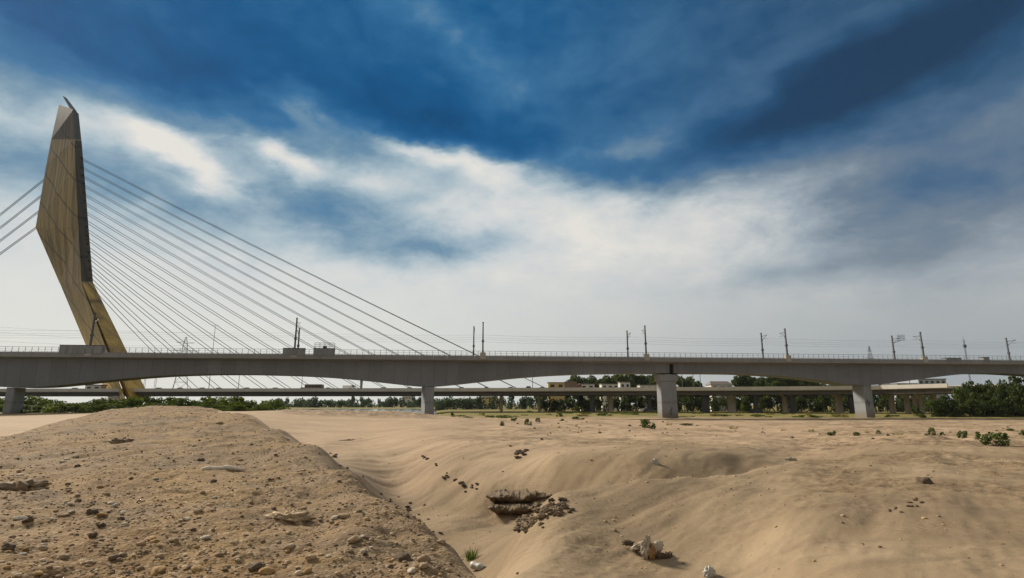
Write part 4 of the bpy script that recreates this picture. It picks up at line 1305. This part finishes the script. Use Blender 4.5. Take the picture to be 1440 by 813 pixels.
def tree_proto(seed, h, crown_r, mat, leaf=0.55, dens=30, kind='round'):
    r = random.Random(seed)
    trunk = MB()
    th = h * (0.42 if kind == 'round' else 0.3)
    base_r = h * 0.022
    trunk.tube([(0, 0, -0.6), (r.uniform(-.2, .2), r.uniform(-.2, .2), th * .5), (r.uniform(-.4, .4), r.uniform(-.4, .4), th), (r.uniform(-.6, .6), 0, h * .8)],
               [base_r * 1.2, base_r, base_r * .8, base_r * .25], 7)
    clumps = []
    n_ = r.randint(11, 16)
    for i in range(n_):
        a = r.uniform(0, 2 * math.pi)
        q = r.random()
        zz = th * .8 + (h - th * .8) * (i + .5) / n_
        prof = math.sin(math.pi * min(1, max(.12, (zz - th * .6) / (h - th * .5)))) ** .7
        rr = crown_r * prof * (0.25 + 0.75 * q)
        c = (rr * math.cos(a), rr * math.sin(a), zz)
        clumps.append((*c, crown_r * r.uniform(.28, .5)))
        trunk.tube([(0, 0, min(zz * .85, th)), (c[0] * .6, c[1] * .6, zz * .93), c], [base_r * .5, base_r * .3, base_r * .1], 5)
    return trunk.mesh('trunk', M['bark']), crown_mesh('crown', clumps, dens, leaf, mat, seed, 0.75)

def plant(name, loc, meshes, label, cat, group, scale, rz):
    root = empty(name, loc, label, cat, group, rz)
    root.scale = scale
    for nm, me in meshes:
        o = bpy.data.objects.new(nm, me); COL.objects.link(o); o.parent = root
    return root

T_big = [tree_proto(100 + k, 10, 4.4, M['leaf_tree'], 0.42, 75) for k in range(5)]
T_far = [tree_proto(200 + k, 10, 5.0, M['leaf_far'], 0.6, 40) for k in range(4)]
def bush_proto(seed, mat, leaf, dens, n_=9, spread=1.0):
    r = random.Random(seed)
    cl = []; st = MB()
    for _ in range(n_):
        a, q = r.uniform(0, 6.28), r.random() ** .6
        x, y = q * spread * math.cos(a), q * spread * math.sin(a)
        z = r.uniform(.2, .95) * (1.05 - .55 * q * q)
        cl.append((x, y, z * 1.0, r.uniform(.24, .42)))
        st.tube([(x * .15, y * .15, -.1), (x * .6, y * .6, z * .5), (x, y, z)], [.035, .025, .008], 4)
    return st.mesh('stem', M['bark']), crown_mesh('crown', cl, dens, leaf, mat, seed, .85)
B_bank = [bush_proto(300 + k, M['leaf_bank'], 0.085, 900) for k in range(5)]
B_dryp = [bush_proto(360 + k, M['leaf_dry'], 0.085, 700) for k in range(2)]
B_hill = [bush_proto(320 + k, M['leaf_tree'], 0.085, 900) for k in range(4)]

def tree_at(px, pytop, Y, protos, label, group, wide=1.0, k=None):
    tp = at(px, pytop, Y)
    zg = gz(tp.x, Y)
    h = max(tp.z - zg, 2.0)
    tr, cr_ = protos[(k if k is not None else rnd.randrange(len(protos)))]
    s = h / 10.4
    return plant('tree', (tp.x, Y, zg), (('trunk', tr), ('crown', cr_)), label, 'tree', group, (s * wide, s * wide, s), rnd.uniform(0, 6.28))

def bush_at(px, pytop, Y, halfw_px, protos, label, group, name='bush', cat='bush', zg=None):
    tp = at(px, pytop, Y)
    if zg is None:
        zg = gz(tp.x, Y)
    h = max(tp.z - zg, 0.3)
    w = halfw_px / F * Y
    st, cr_ = protos[rnd.randrange(len(protos))]
    return plant(name, (tp.x, Y, zg - 0.05), (('stem', st), ('crown', cr_)), label, cat, group, (w / 1.1, w / 1.1 * .8, h / 1.2), rnd.uniform(0, 6.28))

# trees that rise above the far deck
rows = [(760, 547, 420), (781, 543, 400), (798, 540, 380), (812, 530.5, 375), (830, 532, 390), (846, 536, 380), (856, 530, 370), (866, 531, 380), (879, 526, 365), (893, 528, 372),
        (903, 531, 380), (915, 529, 370), (925, 526, 360), (957, 533, 370), (967, 534, 390), (979, 539, 380)]
for i, (px, py, Y) in enumerate(rows):
    tree_at(px, py, Y, T_big, '%s tree from the left in the row left of and behind the capped pier' % ORD[i], 'trees above the far deck, middle', 0.85)
rows = [(1047, 529.5, 350), (1058, 532, 345), (1071, 534, 350), (1089, 526, 335), (1103, 532, 340), (1112, 531, 345), (1126, 533, 340), (1138, 536, 345), (1148, 538.5, 350), (1160, 541, 355),
        (1175, 541.5, 360), (1195, 541, 360), (1216, 541, 350), (1243, 541, 345)]
for i, (px, py, Y) in enumerate(rows):
    tree_at(px, py, Y, T_big, '%s tree from the left in the row between the two right piers' % ORD[i], 'trees above the far deck, right', 0.9)
# shaded greenery under the far deck
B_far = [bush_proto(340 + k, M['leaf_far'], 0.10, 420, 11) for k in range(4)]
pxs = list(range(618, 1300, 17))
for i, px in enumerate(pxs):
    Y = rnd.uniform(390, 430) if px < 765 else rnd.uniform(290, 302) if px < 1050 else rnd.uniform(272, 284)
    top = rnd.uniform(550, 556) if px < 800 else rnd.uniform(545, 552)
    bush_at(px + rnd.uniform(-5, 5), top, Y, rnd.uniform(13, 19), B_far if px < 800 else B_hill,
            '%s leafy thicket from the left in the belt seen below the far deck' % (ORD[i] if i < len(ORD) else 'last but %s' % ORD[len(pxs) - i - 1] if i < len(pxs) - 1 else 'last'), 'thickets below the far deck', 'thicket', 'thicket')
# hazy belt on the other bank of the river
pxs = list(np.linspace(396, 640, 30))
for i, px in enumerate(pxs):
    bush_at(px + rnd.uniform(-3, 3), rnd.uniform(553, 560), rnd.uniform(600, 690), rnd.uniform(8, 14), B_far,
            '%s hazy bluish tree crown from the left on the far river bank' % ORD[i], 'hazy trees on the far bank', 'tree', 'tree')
# green bank on the left
pxs = list(np.linspace(-40, 398, 38))
for i, px in enumerate(pxs):
    front = i % 2
    Y = rnd.uniform(146, 156) if front else rnd.uniform(170, 190)
    top = rnd.uniform(563, 568) if front else rnd.uniform(553.5, 558)
    hw = rnd.uniform(22, 30) if front else rnd.uniform(28, 38)
    if px > 375: top, Y, hw = 555 + (px - 375) * .4, 170, 13
    bush_at(px + rnd.uniform(-4, 4), top, Y, hw, B_bank,
            '%s green bush from the left along the left river bank' % (ORD[i] if i < len(ORD) else 'last'), 'bushes on the left bank')
# low scrub on the flood plain
k = 0
for i in range(44):
    px = 618 + (1300 - 618) * (i + rnd.random()) / 44
    Y = rnd.uniform(160, 262)
    base = at(px, 580, Y)
    hgt = rnd.uniform(.5, 1.5)
    zz = gz(base.x, Y) + hgt
    py_ = 406.5 - F * ((zz - EYE) / Y * CP - SP) / (CP + (zz - EYE) / Y * SP)
    bush_at(px, py_, Y, rnd.uniform(5, 15), B_dryp if i % 3 == 0 else B_bank,
            '%s low scrub patch from the left on the grassy flood plain' % (ORD[k] if k < len(ORD) else 'last but %s' % ORD[43 - k - 1] if k < 43 else 'last'), 'scrub on the flood plain', 'scrub', 'scrub')
    k += 1
# wooded rise on the right
k = 0
for Y, tops, step, start in ((179, (553, 559), 17, 1306), (184, (541, 549), 18, 1322), (190, (531, 538), 19, 1348), (195, (525, 531), 21, 1366)):
    px = start
    while px < 1560:
        top = rnd.uniform(*tops) + max(0, 1385 - px) * .12 * (Y > 180)
        bush_at(px, top, Y + rnd.uniform(-2, 2), rnd.uniform(18, 27), B_hill,
                '%s dark green bush on the wooded slope at the right edge' % (ORD[k] if k < len(ORD) else 'outermost'), 'bushes on the wooded slope')
        k += 1
        px += step * rnd.uniform(.9, 1.3)

# weeds and shrubs standing on the sand
S_sh = [bush_proto(400 + k, M['leaf_shrub'], 0.11, 420, 10) for k in range(4)]
S_dry = [bush_proto(420 + k, M['leaf_dry'], 0.10, 240, 8) for k in range(2)]
WEEDS = [(908, 602.5, 587, 12, 'rounded dark green shrub on the sand below the capped pier'), (1402, 627, 604, 19, 'widest leafy green weed clump on the sand near the right edge'),
         (1375, 618, 604, 7, 'upright weed touching the left side of the widest weed clump'), (1354, 616, 603, 8, 'bushy green weed left of the widest weed clump'),
         (1436, 612, 602, 6, 'green weed at the very right picture edge'), (1310, 612, 599, 5, 'spiky upright green weed between the right pier and weed clump'),
         (1325, 612, 605, 4, 'small green weed just right of the spiky upright weed'), (1234, 610, 603, 3, 'tiny upright weed right of the right pier'),
         (1219, 609, 604, 5, 'thin pale weed below the right pier'), (1204, 613, 605, 5, 'low twiggy weed left below the right pier'),
         (1171, 613, 604, 7, 'compact green weed left of the right pier'), (1140, 607, 602, 7, 'flat yellowish weed patch between the right piers'),
         (1101, 606, 601, 4, 'small dark weed below the slim pale pier'), (1030, 603, 597, 7, 'low grassy weed below the wide pale pier'),
         (965, 598.5, 594, 10, 'wide flat weed right of the rounded shrub'), (940, 598, 592, 5, 'thin double weed at the foot of the capped pier'),
         (742, 598, 587, 5, 'dark upright shrub, right of three on the middle sand'), (757, 593, 586, 4, 'small dark shrub right of three on the middle sand rim'),
         (724, 592, 586, 6, 'low dark shrub in the middle of the sand rim'), (706, 599, 590, 4, 'dark upright shrub, left of three on the middle sand'),
         (811, 590, 585, 9, 'flat dark weed on the sand rim left of the capped pier'), (636, 584, 578, 4, 'small green weed just right of the slim central pier'),
         (790, 592, 588, 5, 'tiny flat weed left of the flat dark weed'), (1263, 612, 607, 8, 'straggly brown weed left of the spiky upright weed'),
         (1420, 606, 601, 5, 'short weed between the widest clump and the picture edge')]
for px, pyb, pyt, hw, lb in WEEDS:
    g = ground_at(px, pyb, 20, 160)
    paler = 'brown' in lb or 'pale' in lb or 'yellowish' in lb or 'thin double' in lb
    bush_at(px, pyt, g.y, hw, S_dry if paler else S_sh, lb, 'weeds on the sand', 'weed', 'weed', g.z)

def blades(name, px, py, count, hgt, label):
    g = ground_at(px, py, 3, 60)
    r = random.Random(5)
    v, f, tone = [], [], []
    for _ in range(count):
        a = r.uniform(0, 6.28); q = r.random() ** .6 * hgt * .45
        b0 = Vector((q * math.cos(a), q * math.sin(a), -.02))
        lean = Vector((math.cos(a), math.sin(a), 0)) * r.uniform(.1, .6) * hgt + Vector((0, 0, hgt * r.uniform(.5, 1.0)))
        w = Vector((-math.sin(a), math.cos(a), 0)) * hgt * .022
        o = len(v)
        m_ = b0 + lean * .55 + Vector((0, 0, hgt * .12))
        v += [b0 - w, b0 + w, m_ + w * .8, m_ - w * .8, b0 + lean]
        f += [(o, o + 1, o + 2, o + 3), (o + 3, o + 2, o + 4)]
        t_ = r.random(); tone += [t_, t_]
    me = bpy.data.meshes.new(name)
    me.from_pydata([tuple(p) for p in v], [], f)
    at_ = me.attributes.new('tone', 'FLOAT', 'FACE'); at_.data.foreach_set('value', tone)
    me.materials.append(M['leaf_shrub'])
    o = bpy.data.objects.new(name, me); COL.objects.link(o); o.location = g
    tag(o, label, 'grass')
blades('grass_tuft', 663, 787, 110, 0.28, 'dark green grass tuft at the foot of the gravelly mound')

# ------------------------------------------------------------------ stones, clods and litter
def stone_mesh(name, seed, mat, rough=.35, sub=2, flat=.62, lumps=1.6):
    import bmesh
    bm = bmesh.new()
    bmesh.ops.create_icosphere(bm, subdivisions=sub, radius=1)
    off = Vector((seed * 3.7, seed * 1.3, seed * 7.1))
    for v in bm.verts:
        d = v.co.normalized()
        k = 1 + rough * mnoise.noise(d * lumps + off) + rough * .5 * mnoise.noise(d * lumps * 2.4 + off)
        v.co = Vector((d.x * 1.15, d.y * .9, d.z * flat)) * k
    me = bpy.data.meshes.new(name)
    bm.to_mesh(me); bm.free()
    me.materials.append(mat)
    me.shade_smooth()
    return me
def stone_mat(name, a, b, sc=6):
    m, t, bs = material(name)
    tc = t.node('ShaderNodeTexCoord').outputs['Object']
    oi = t.node('ShaderNodeObjectInfo').outputs['Random']
    p = t.vmath('ADD', tc, None)
    cx = t.node('ShaderNodeCombineXYZ'); t.l.new(t.math('MULTIPLY', oi, 30.0), cx.inputs[0]); t.l.new(cx.outputs[0], p.node.inputs[1])
    c = t.ramp(t.noise(p, 1.3, 7, .65), [(.32, a), (.68, b)])
    c = t.mix(t.maprange(oi, 0, 1, 0, .35), c, tuple(x * .6 for x in a))
    c = t.mix(t.maprange(t.noise(p, 7, 5, .7), .55, .75, 0, .5), c, tuple(x * .5 for x in a))
    t.l.new(c, bs.inputs['Base Color'])
    bs.inputs['Roughness'].default_value = .9
    bump(t, bs, t.noise(p, sc, 6, .7), .5, .12)
    return m
MS = {'tan': stone_mat('tan_stone', (.36, .25, .14), (.52, .39, .24)), 'pale': stone_mat('pale_stone', (.50, .42, .31), (.70, .62, .48)),
      'dark': stone_mat('dark_clod', (.10, .07, .045), (.20, .14, .085)), 'orange': stone_mat('orange_stone', (.36, .20, .07), (.55, .36, .14))}
M_SOIL = stone_mat('crumbled_soil', (.17, .118, .068), (.32, .235, .14))
protos = {k: [stone_mesh('stone', i + j * 10, MS[k], .5 if k == 'dark' else .3, 3, .6 if k != 'dark' else .7) for i in range(4)] for j, k in enumerate(MS)}
protos['crumb'] = [stone_mesh('lump', 70 + i, M_SOIL, .62, 4, .7, 2.2) for i in range(5)]
protos['clump'] = [stone_mesh('lump', 80 + i, MS['dark'], .7, 4, .6, 2.2) for i in range(4)]
DESC = {'crumb': ('lump', '', ''), 'clump': ('lump', '', ''),
        'tan': ('stone', 'tan stone half sunk in the gravelly left mound', 'tan stones on the mound'),
        'pale': ('stone', 'pale rounded stone lying on the gravelly left mound', 'pale stones on the mound'),
        'dark': ('clod', 'dark brown clod of earth on the gravelly left mound', 'dark clods on the mound'),
        'orange': ('stone', 'orange-tan stone lying on the gravelly left mound', 'orange stones on the mound')}
def put_stone(x, y, r, kind, label=None, group=None, sink=.25, name=None, flat=1.0):
    nm, lb, gp = DESC[kind]
    o = bpy.data.objects.new(name or nm, rnd.choice(protos[kind]))
    COL.objects.link(o)
    o.location = (x, y, gz(x, y) + r * .6 * flat * (1 - 2 * sink) * .7)
    o.scale = (r * rnd.uniform(.85, 1.25), r * rnd.uniform(.8, 1.1), r * rnd.uniform(.75, 1.1) * flat)
    o.rotation_euler = (rnd.uniform(-.3, .3), rnd.uniform(-.3, .3), rnd.uniform(0, 6.28))
    tag(o, label or lb, nm, group if label else gp)
    return o
# single stones one can pick out
NAMED = [(568, 788, .10, 'dark', 'largest dark stone near the bottom of the mound, left of the grass tuft'), (596, 797, .06, 'tan', 'flat tan stone just right of the largest dark stone'),
         (511, 776, .045, 'pale', 'pale rounded stone above left of the largest dark stone'), (431, 806, .06, 'orange', 'orange stone at the bottom edge, right one of the pair'),
         (375, 806, .085, 'orange', 'orange stone at the bottom edge, left one of the pair'), (222, 806, .10, 'orange', 'broad orange stone at the bottom edge left of centre'),
         (278, 804, .085, 'orange', 'upright orange stone at the bottom edge beside the broad orange one'), (130, 722, .08, 'dark', 'dark flat clod in the left middle of the mound'),
         (131, 755, .06, 'dark', 'dark clod below the dark flat clod on the left'), (224, 783, .045, 'tan', 'round tan stone left of the mound bottom centre'),
         (263, 731, .055, 'pale', 'pale flat stone in the middle of the mound'), (88, 650, .085, 'pale', 'whitish stone on the upper left of the mound'),
         (106, 643, .11, 'pale', 'pale flat slab on the upper left of the mound'), (485, 728, .10, 'tan', 'lumpy tan stone in the right half of the mound'),
         (548, 706, .08, 'dark', 'dark clod on the right rim of the mound'), (278, 607, .10, 'pale', 'small white stone near the top of the mound'),
         (470, 643, .14, 'dark', 'dark clod sticking up from the upper right rim'), (300, 679, .09, 'dark', 'dark stone below the long white stick'),
         (282, 648, .11, 'dark', 'dark clod left of the long white stick'), (40, 733, .07, 'dark', 'dark clod at the left picture edge'),
         (1300, 680, .17, 'dark', 'flat dark clod on the right sand'), (597, 711, .07, 'dark', 'small dark clod on the gully rim'),
         (577, 708, .07, 'dark', 'dark lump beside the clod on the gully rim'), (490, 776, .06, 'tan', 'tan stone left of the pale rounded stone')]
for px, py, r, kind, lb in NAMED:
    g = ground_at(px, py)
    put_stone(g.x, g.y, r * .72, kind, lb, None, .2)
# scattered repeats over the mound, nearest ones first
cnt = 0
tries = 0
placed = {'tan': 0, 'pale': 0, 'dark': 0, 'orange': 0}
while cnt < 250 and tries < 9000:
    tries += 1
    px, py = rnd.uniform(0, 690), 588 + 225 * rnd.random() ** .8
    g = ground_at(px, py, 3.5, 60)
    if g.y > 45 or sample(mask, g.x, g.y) < .6:
        continue
    kind = rnd.choices(['tan', 'pale', 'dark', 'orange'], [.42, .22, .20, .16])[0]
    r = min(.13, max(.011, rnd.lognormvariate(-4.15, .5) * (1 + g.y * .05)))
    put_stone(g.x, g.y, r, kind)
    cnt += 1
# clods tumbled along the rim and down the sand slope
def scatter(poly, n_, rr, kind, lb, gp, sink=.2):
    k = 0
    while k < n_:
        i = rnd.randrange(len(poly) - 1)
        s = rnd.random()
        px = poly[i][0] + (poly[i + 1][0] - poly[i][0]) * s + rnd.gauss(0, poly[i][2])
        py = poly[i][1] + (poly[i + 1][1] - poly[i][1]) * s + rnd.gauss(0, poly[i][2] * .6)
        g = ground_at(px, py, 3, 150)
        put_stone(g.x, g.y, rnd.triangular(rr[0], rr[1], rr[0]) * .62 * (g.y / 12) ** .75, kind, lb, gp, sink)
        k += 1
scatter([(462, 636, 4), (500, 668, 5), (560, 708, 5), (625, 752, 6)], 16, (.03, .09), 'clump', 'dark clod along the crumbling right rim of the mound', 'clods along the mound rim')
scatter([(588, 640, 3), (608, 648, 4), (632, 672, 5), (660, 690, 6), (690, 672, 6)], 18, (.04, .11), 'clump', 'dark clod on the sand slope above the gully', 'clods on the sand slope')
scatter([(720, 628, 7), (735, 636, 5)], 14, (.05, .12), 'clump', 'dark clod in the cluster on the brow behind the gully', 'clods on the brow')
scatter([(740, 742, 8), (775, 715, 9), (800, 712, 8)], 26, (.03, .17), 'clump', 'dark crumb below the clay ledge on the nose of the dune', 'crumbs on the dune nose')
scatter([(730, 745, 9), (765, 725, 8), (790, 715, 9)], 30, (.04, .26), 'crumb', 'tan lump below the clay ledge on the nose of the dune', 'lumps on the dune nose')
scatter([(1235, 725, 6), (1265, 712, 5), (1295, 706, 4)], 14, (.03, .08), 'dark', 'dark clod in the short line on the right sand', 'clods on the right sand')
scatter([(690, 604, 10), (860, 604, 10), (1000, 606, 9), (1200, 610, 9), (1420, 604, 8)], 40, (.035, .085), 'dark', 'dark clod scattered on the flat sand before the piers', 'clods on the flat sand')
scatter([(790, 600, 10), (835, 604, 9)], 16, (.04, .09), 'orange', 'reddish clod on the low reddish hummock', 'clods on the hummock')

def gravel():
    """fine gravel, more than anybody could count"""
    import bmesh
    r = random.Random(21)
    lows = []
    for i in range(4):
        bm = bmesh.new(); bmesh.ops.create_icosphere(bm, subdivisions=1, radius=1)
        for v in bm.verts:
            v.co *= 1 + .3 * mnoise.noise(v.co * 1.5 + Vector((i * 5, 0, 0)))
        lows.append((np.array([v.co[:] for v in bm.verts]), np.array([[v.index for v in f.verts] for f in bm.faces])))
        bm.free()
    V, Fc, T = [], [], []
    o = 0
    k = 0
    q = np.random.RandomState(4)
    ys = 4.0 * np.exp(q.rand(90000) * 2.35)
    xs = (q.rand(90000) * 2.05 - 1.05) * ys
    onm = mound_mask(xs, ys) >= .45
    dens = fbm(xs * .6, ys * .6, 3, 46)
    keep = np.where(onm, q.rand(90000) < .22 + .9 * (dens + .4), q.rand(90000) < .014 + .09 * ((xs > .15 * ys) & (ys > 7)) * (dens > 0))
    for x, y in list(zip(xs[keep], ys[keep]))[:12500]:
        vs, fs = lows[r.randrange(4)]
        s = min(.045, r.lognormvariate(-4.85, .5) * (1 + y * .05))
        a = r.uniform(0, 6.28)
        c, sn = math.cos(a), math.sin(a)
        q = vs * np.array([s * r.uniform(.8, 1.4), s, s * .65])
        q = np.stack([q[:, 0] * c - q[:, 1] * sn + x, q[:, 0] * sn + q[:, 1] * c + y, q[:, 2] + gz(x, y) + s * .2], -1)
        V.append(q); Fc.append(fs + o); T += [r.random()] * len(fs); o += len(vs)
    V = np.concatenate(V); Fc = np.concatenate(Fc)
    me = bpy.data.meshes.new('gravel')
    me.from_pydata(V.tolist(), [], Fc.tolist())
    at_ = me.attributes.new('tone', 'FLOAT', 'FACE'); at_.data.foreach_set('value', T)
    me.shade_smooth()
    m, t, bs = material('gravel_stone')
    tn = t.node('ShaderNodeAttribute', attribute_name='tone').outputs['Fac']
    t.l.new(t.ramp(tn, [(0, (.12, .08, .05)), (.35, (.25, .17, .10)), (.6, (.38, .27, .16)), (.85, (.42, .27, .12)), (1, (.60, .50, .36))]), bs.inputs['Base Color'])
    bs.inputs['Roughness'].default_value = .9
    me.materials.append(m)
    ob = bpy.data.objects.new('gravel', me); COL.objects.link(ob)
    tag(ob, kind='stuff')
gravel()

# clay ledge in the gully: two crusted shelves with a hollow between
def clay_mat():
    m, t, bs = material('clay_crust')
    p = wpos(t)
    c = t.ramp(t.noise(p, 4.5, 8, .7), [(.3, (.075, .05, .03)), (.5, (.18, .125, .07)), (.7, (.30, .215, .125))])
    t.l.new(c, bs.inputs['Base Color']); bs.inputs['Roughness'].default_value = .95
    bump(t, bs, t.noise(p, 14, 8, .7), .9, .08)
    return m
M['clay'] = clay_mat()
M['soil_lump'] = stone_mat('soil_lump', (.20, .14, .08), (.34, .25, .15))
def shelf(px0, px1, py_l, py_r, Y0, Y1, thick, depth, seed):
    """a slab of crusted clay with a ragged, undercut front"""
    b = MB()
    nS, rings = 170, []
    prof = [(.34, -1.0), (.22, -.82), (.10, -.66), (.02, -.5), (-.03, -.36), (-.05, -.22), (-.02, -.1), (.08, 0), (.25, .05), (.45, .08), (.62, .09), (.8, .06), (1.0, 0.0), (1.15, -1.0)]
    for i in range(nS + 1):
        s = i / nS
        p = at(px0 + (px1 - px0) * s, py_l + (py_r - py_l) * s, Y0 + (Y1 - Y0) * s)
        e = max(.05, math.sin(math.pi * min(1, max(0, s))) ** .5)
        rg = []
        for k, (a, z) in enumerate(prof):
            q = p + Vector((0, a * depth * e, z * thick * e))
            n1 = mnoise.fractal(q * 1.7 + Vector((seed, 0, 0)), 1.0, 2.0, 5)
            n2 = mnoise.fractal(q * 5.0 + Vector((0, seed, 0)), 1.0, 2.0, 4)
            fr = 1.0 if k < 9 else .5
            n3 = mnoise.fractal(q * 13.0 + Vector((0, 0, seed)), 1.0, 2.0, 3)
            th = .55 + .9 * abs(mnoise.noise(Vector((s * 7.0, seed, 0))))
            q.z = p.z + (q.z - p.z) * (.8 + .35 * (th - .55))
            q += Vector((.06 * n2 + .03 * n3, -(.34 * n1 + .11 * n2 + .04 * n3) * fr * e, (.07 * n1 + .05 * n2 + .018 * n3) * e))
            rg.append(q)
        rings.append(rg)
    b.loft(rings)
    return b
root = empty('clay_ledge', at(735, 700, 16), 'crusted dark clay ledge with a hollow under it, in the middle of the gully', 'rock ledge')
sh = shelf(684, 788, 697, 694, 18.9, 18.4, .52, 1.9, 1.0); o = child(sh, 'upper_shelf', M['clay'], root, True)
sh = shelf(685, 756, 714, 714, 18.2, 18.0, .34, 1.4, 4.0); o = child(sh, 'lower_shelf', M['clay'], root, True)
sh = shelf(474, 532, 620, 618.5, 35.5, 36.5, .35, 1.2, 7.0)
o = sh.build('clay_crack', M['clay'], None, None, True); tag(o, 'dark broken clay edge across the sand hollow behind the left mound', 'rock ledge')
def lump(px, py, size, label, seed, mat=None):
    g = ground_at(px, py)
    me = stone_mesh('earth_lump', seed, mat or M['soil_lump'], .9, 4, .5, 3.0)
    o = bpy.data.objects.new('earth_lump', me); COL.objects.link(o)
    o.location = g + Vector((0, size * .3, -size * .10)); o.scale = (size * .8, size * .6, size * .62)
    tag(o, label, 'earth lump')
lump(20, 690, .55, 'crumbling brown earth lump at the left picture edge', 3)
lump(163, 622, .5, 'brown earth lump near the top left of the mound', 5)
lump(402, 730, .28, 'low earth lump in the middle right of the mound', 8, MS['tan'])

# litter
def stick():
    a, b_ = ground_at(283, 662), ground_at(344, 663)
    m = simple('bleached_wood', (.66, .58, .46), .8, .2, 20)
    b = MB()
    pts_ = [a.lerp(b_, s) for s in np.linspace(0, 1, 8)]
    for p in pts_: p.z = gz(p.x, p.y) + .03 + .015 * mnoise.noise(p * 3)
    b.tube(pts_, [.03, .06, .05, .045, .06, .05, .04, .02], 8)
    tag(b.build('driftwood_stick', m, None, None, True), 'long bleached white stick lying across the mound', 'stick')
stick()
Mw = simple('white_plastic', (.40, .38, .33), .5, .08, 8)
Mb = simple('bleached_bone', (.38, .32, .24), .6, .25, 14)
Mo = simple('rusty_tin', (.26, .14, .05), .6, .3, 12)
def crumple(name, px, py, r, mat, label, seed, scl=(1, 1, 1), cat='litter', lift=.3, amp=.9, rz=0.):
    g = ground_at(px, py)
    me = stone_mesh(name, seed, mat, amp, 4, .8, 2.6)
    o = bpy.data.objects.new(name, me); COL.objects.link(o)
    o.location = g + Vector((0, 0, r * lift)); o.scale = (r * scl[0], r * scl[1], r * scl[2]); o.rotation_euler = (0, 0, rz)
    tag(o, label, cat)
    return o
def bottle():
    g = ground_at(671, 802)
    root = empty('plastic_bottle', g, 'crushed white plastic bottle below the grass tuft', 'bottle', None, -.7)
    root.scale = (1.5, 1.5, 1.5)
    b = MB(); b.lathe([(.012, 0), (.045, .01), (.05, .06), (.036, .1), (.05, .14), (.048, .19), (.02, .225), (.02, .24)], n=16)
    o = b.build('body', Mw, root, (-.11, 0, .05), True); o.rotation_euler = (0, math.pi / 2, 0)
    c = MB(); c.lathe([(.024, 0), (.024, .03), (.02, .032)], n=14); o = c.build('cap', M['joint'], root, (.13, 0, .05)); o.rotation_euler = (0, math.pi / 2, 0)
bottle()
crumple('plastic_bag', 998, 810, .08, Mw, 'crumpled white bag poking out of the sand at the bottom edge', 31, (.8, .7, 1.3), 'bag', .1, .55, .4)
crumple('plastic_scrap', 922, 652, .12, Mw, 'small white scrap in the hollow behind the dune crest', 33, (.7, .6, 1.1), 'litter')
def shoe_heap():
    g = ground_at(915, 786)
    root = empty('debris_heap', g, 'heap of bleached bone-like litter with a rusty piece on the dune slope', 'litter heap')
    def piece(nm, mat, loc, scl, seed, rz=0., ry=0.):
        me = stone_mesh(nm, seed, mat, .7, 4, .8, 2.4)
        o = bpy.data.objects.new(nm, me); COL.objects.link(o); o.parent = root
        o.location = loc; o.scale = scl; o.rotation_euler = (0, ry, rz)
    piece('bleached_piece', Mb, (-.05, 0, .12), (.05, .05, .17), 41, .3, .15)
    piece('bleached_piece', Mb, (.10, .05, .12), (.09, .05, .08), 42, .5, -.4)
    piece('bleached_piece', Mb, (-.10, .08, .15), (.11, .04, .04), 43, .2, -.35)
    piece('rusty_piece', Mo, (.015, -.01, .08), (.04, .05, .12), 44, .2, .1)
    piece('dark_piece', MS['dark'], (.10, .02, .03), (.09, .05, .05), 45)
    piece('dark_piece', MS['dark'], (-.22, .3, .12), (.06, .04, .04), 46)
    piece('dark_piece', MS['dark'], (-.12, .2, .08), (.08, .05, .05), 47, .7)
    piece('dark_piece', MS['dark'], (.24, .1, .02), (.07, .05, .04), 48, .7)
shoe_heap()
crumple('shoreline_scrap', 1112, 648, .14, Mb, 'pale scrap on the crest line of the right dune', 35, (1.2, .5, .6), 'litter')
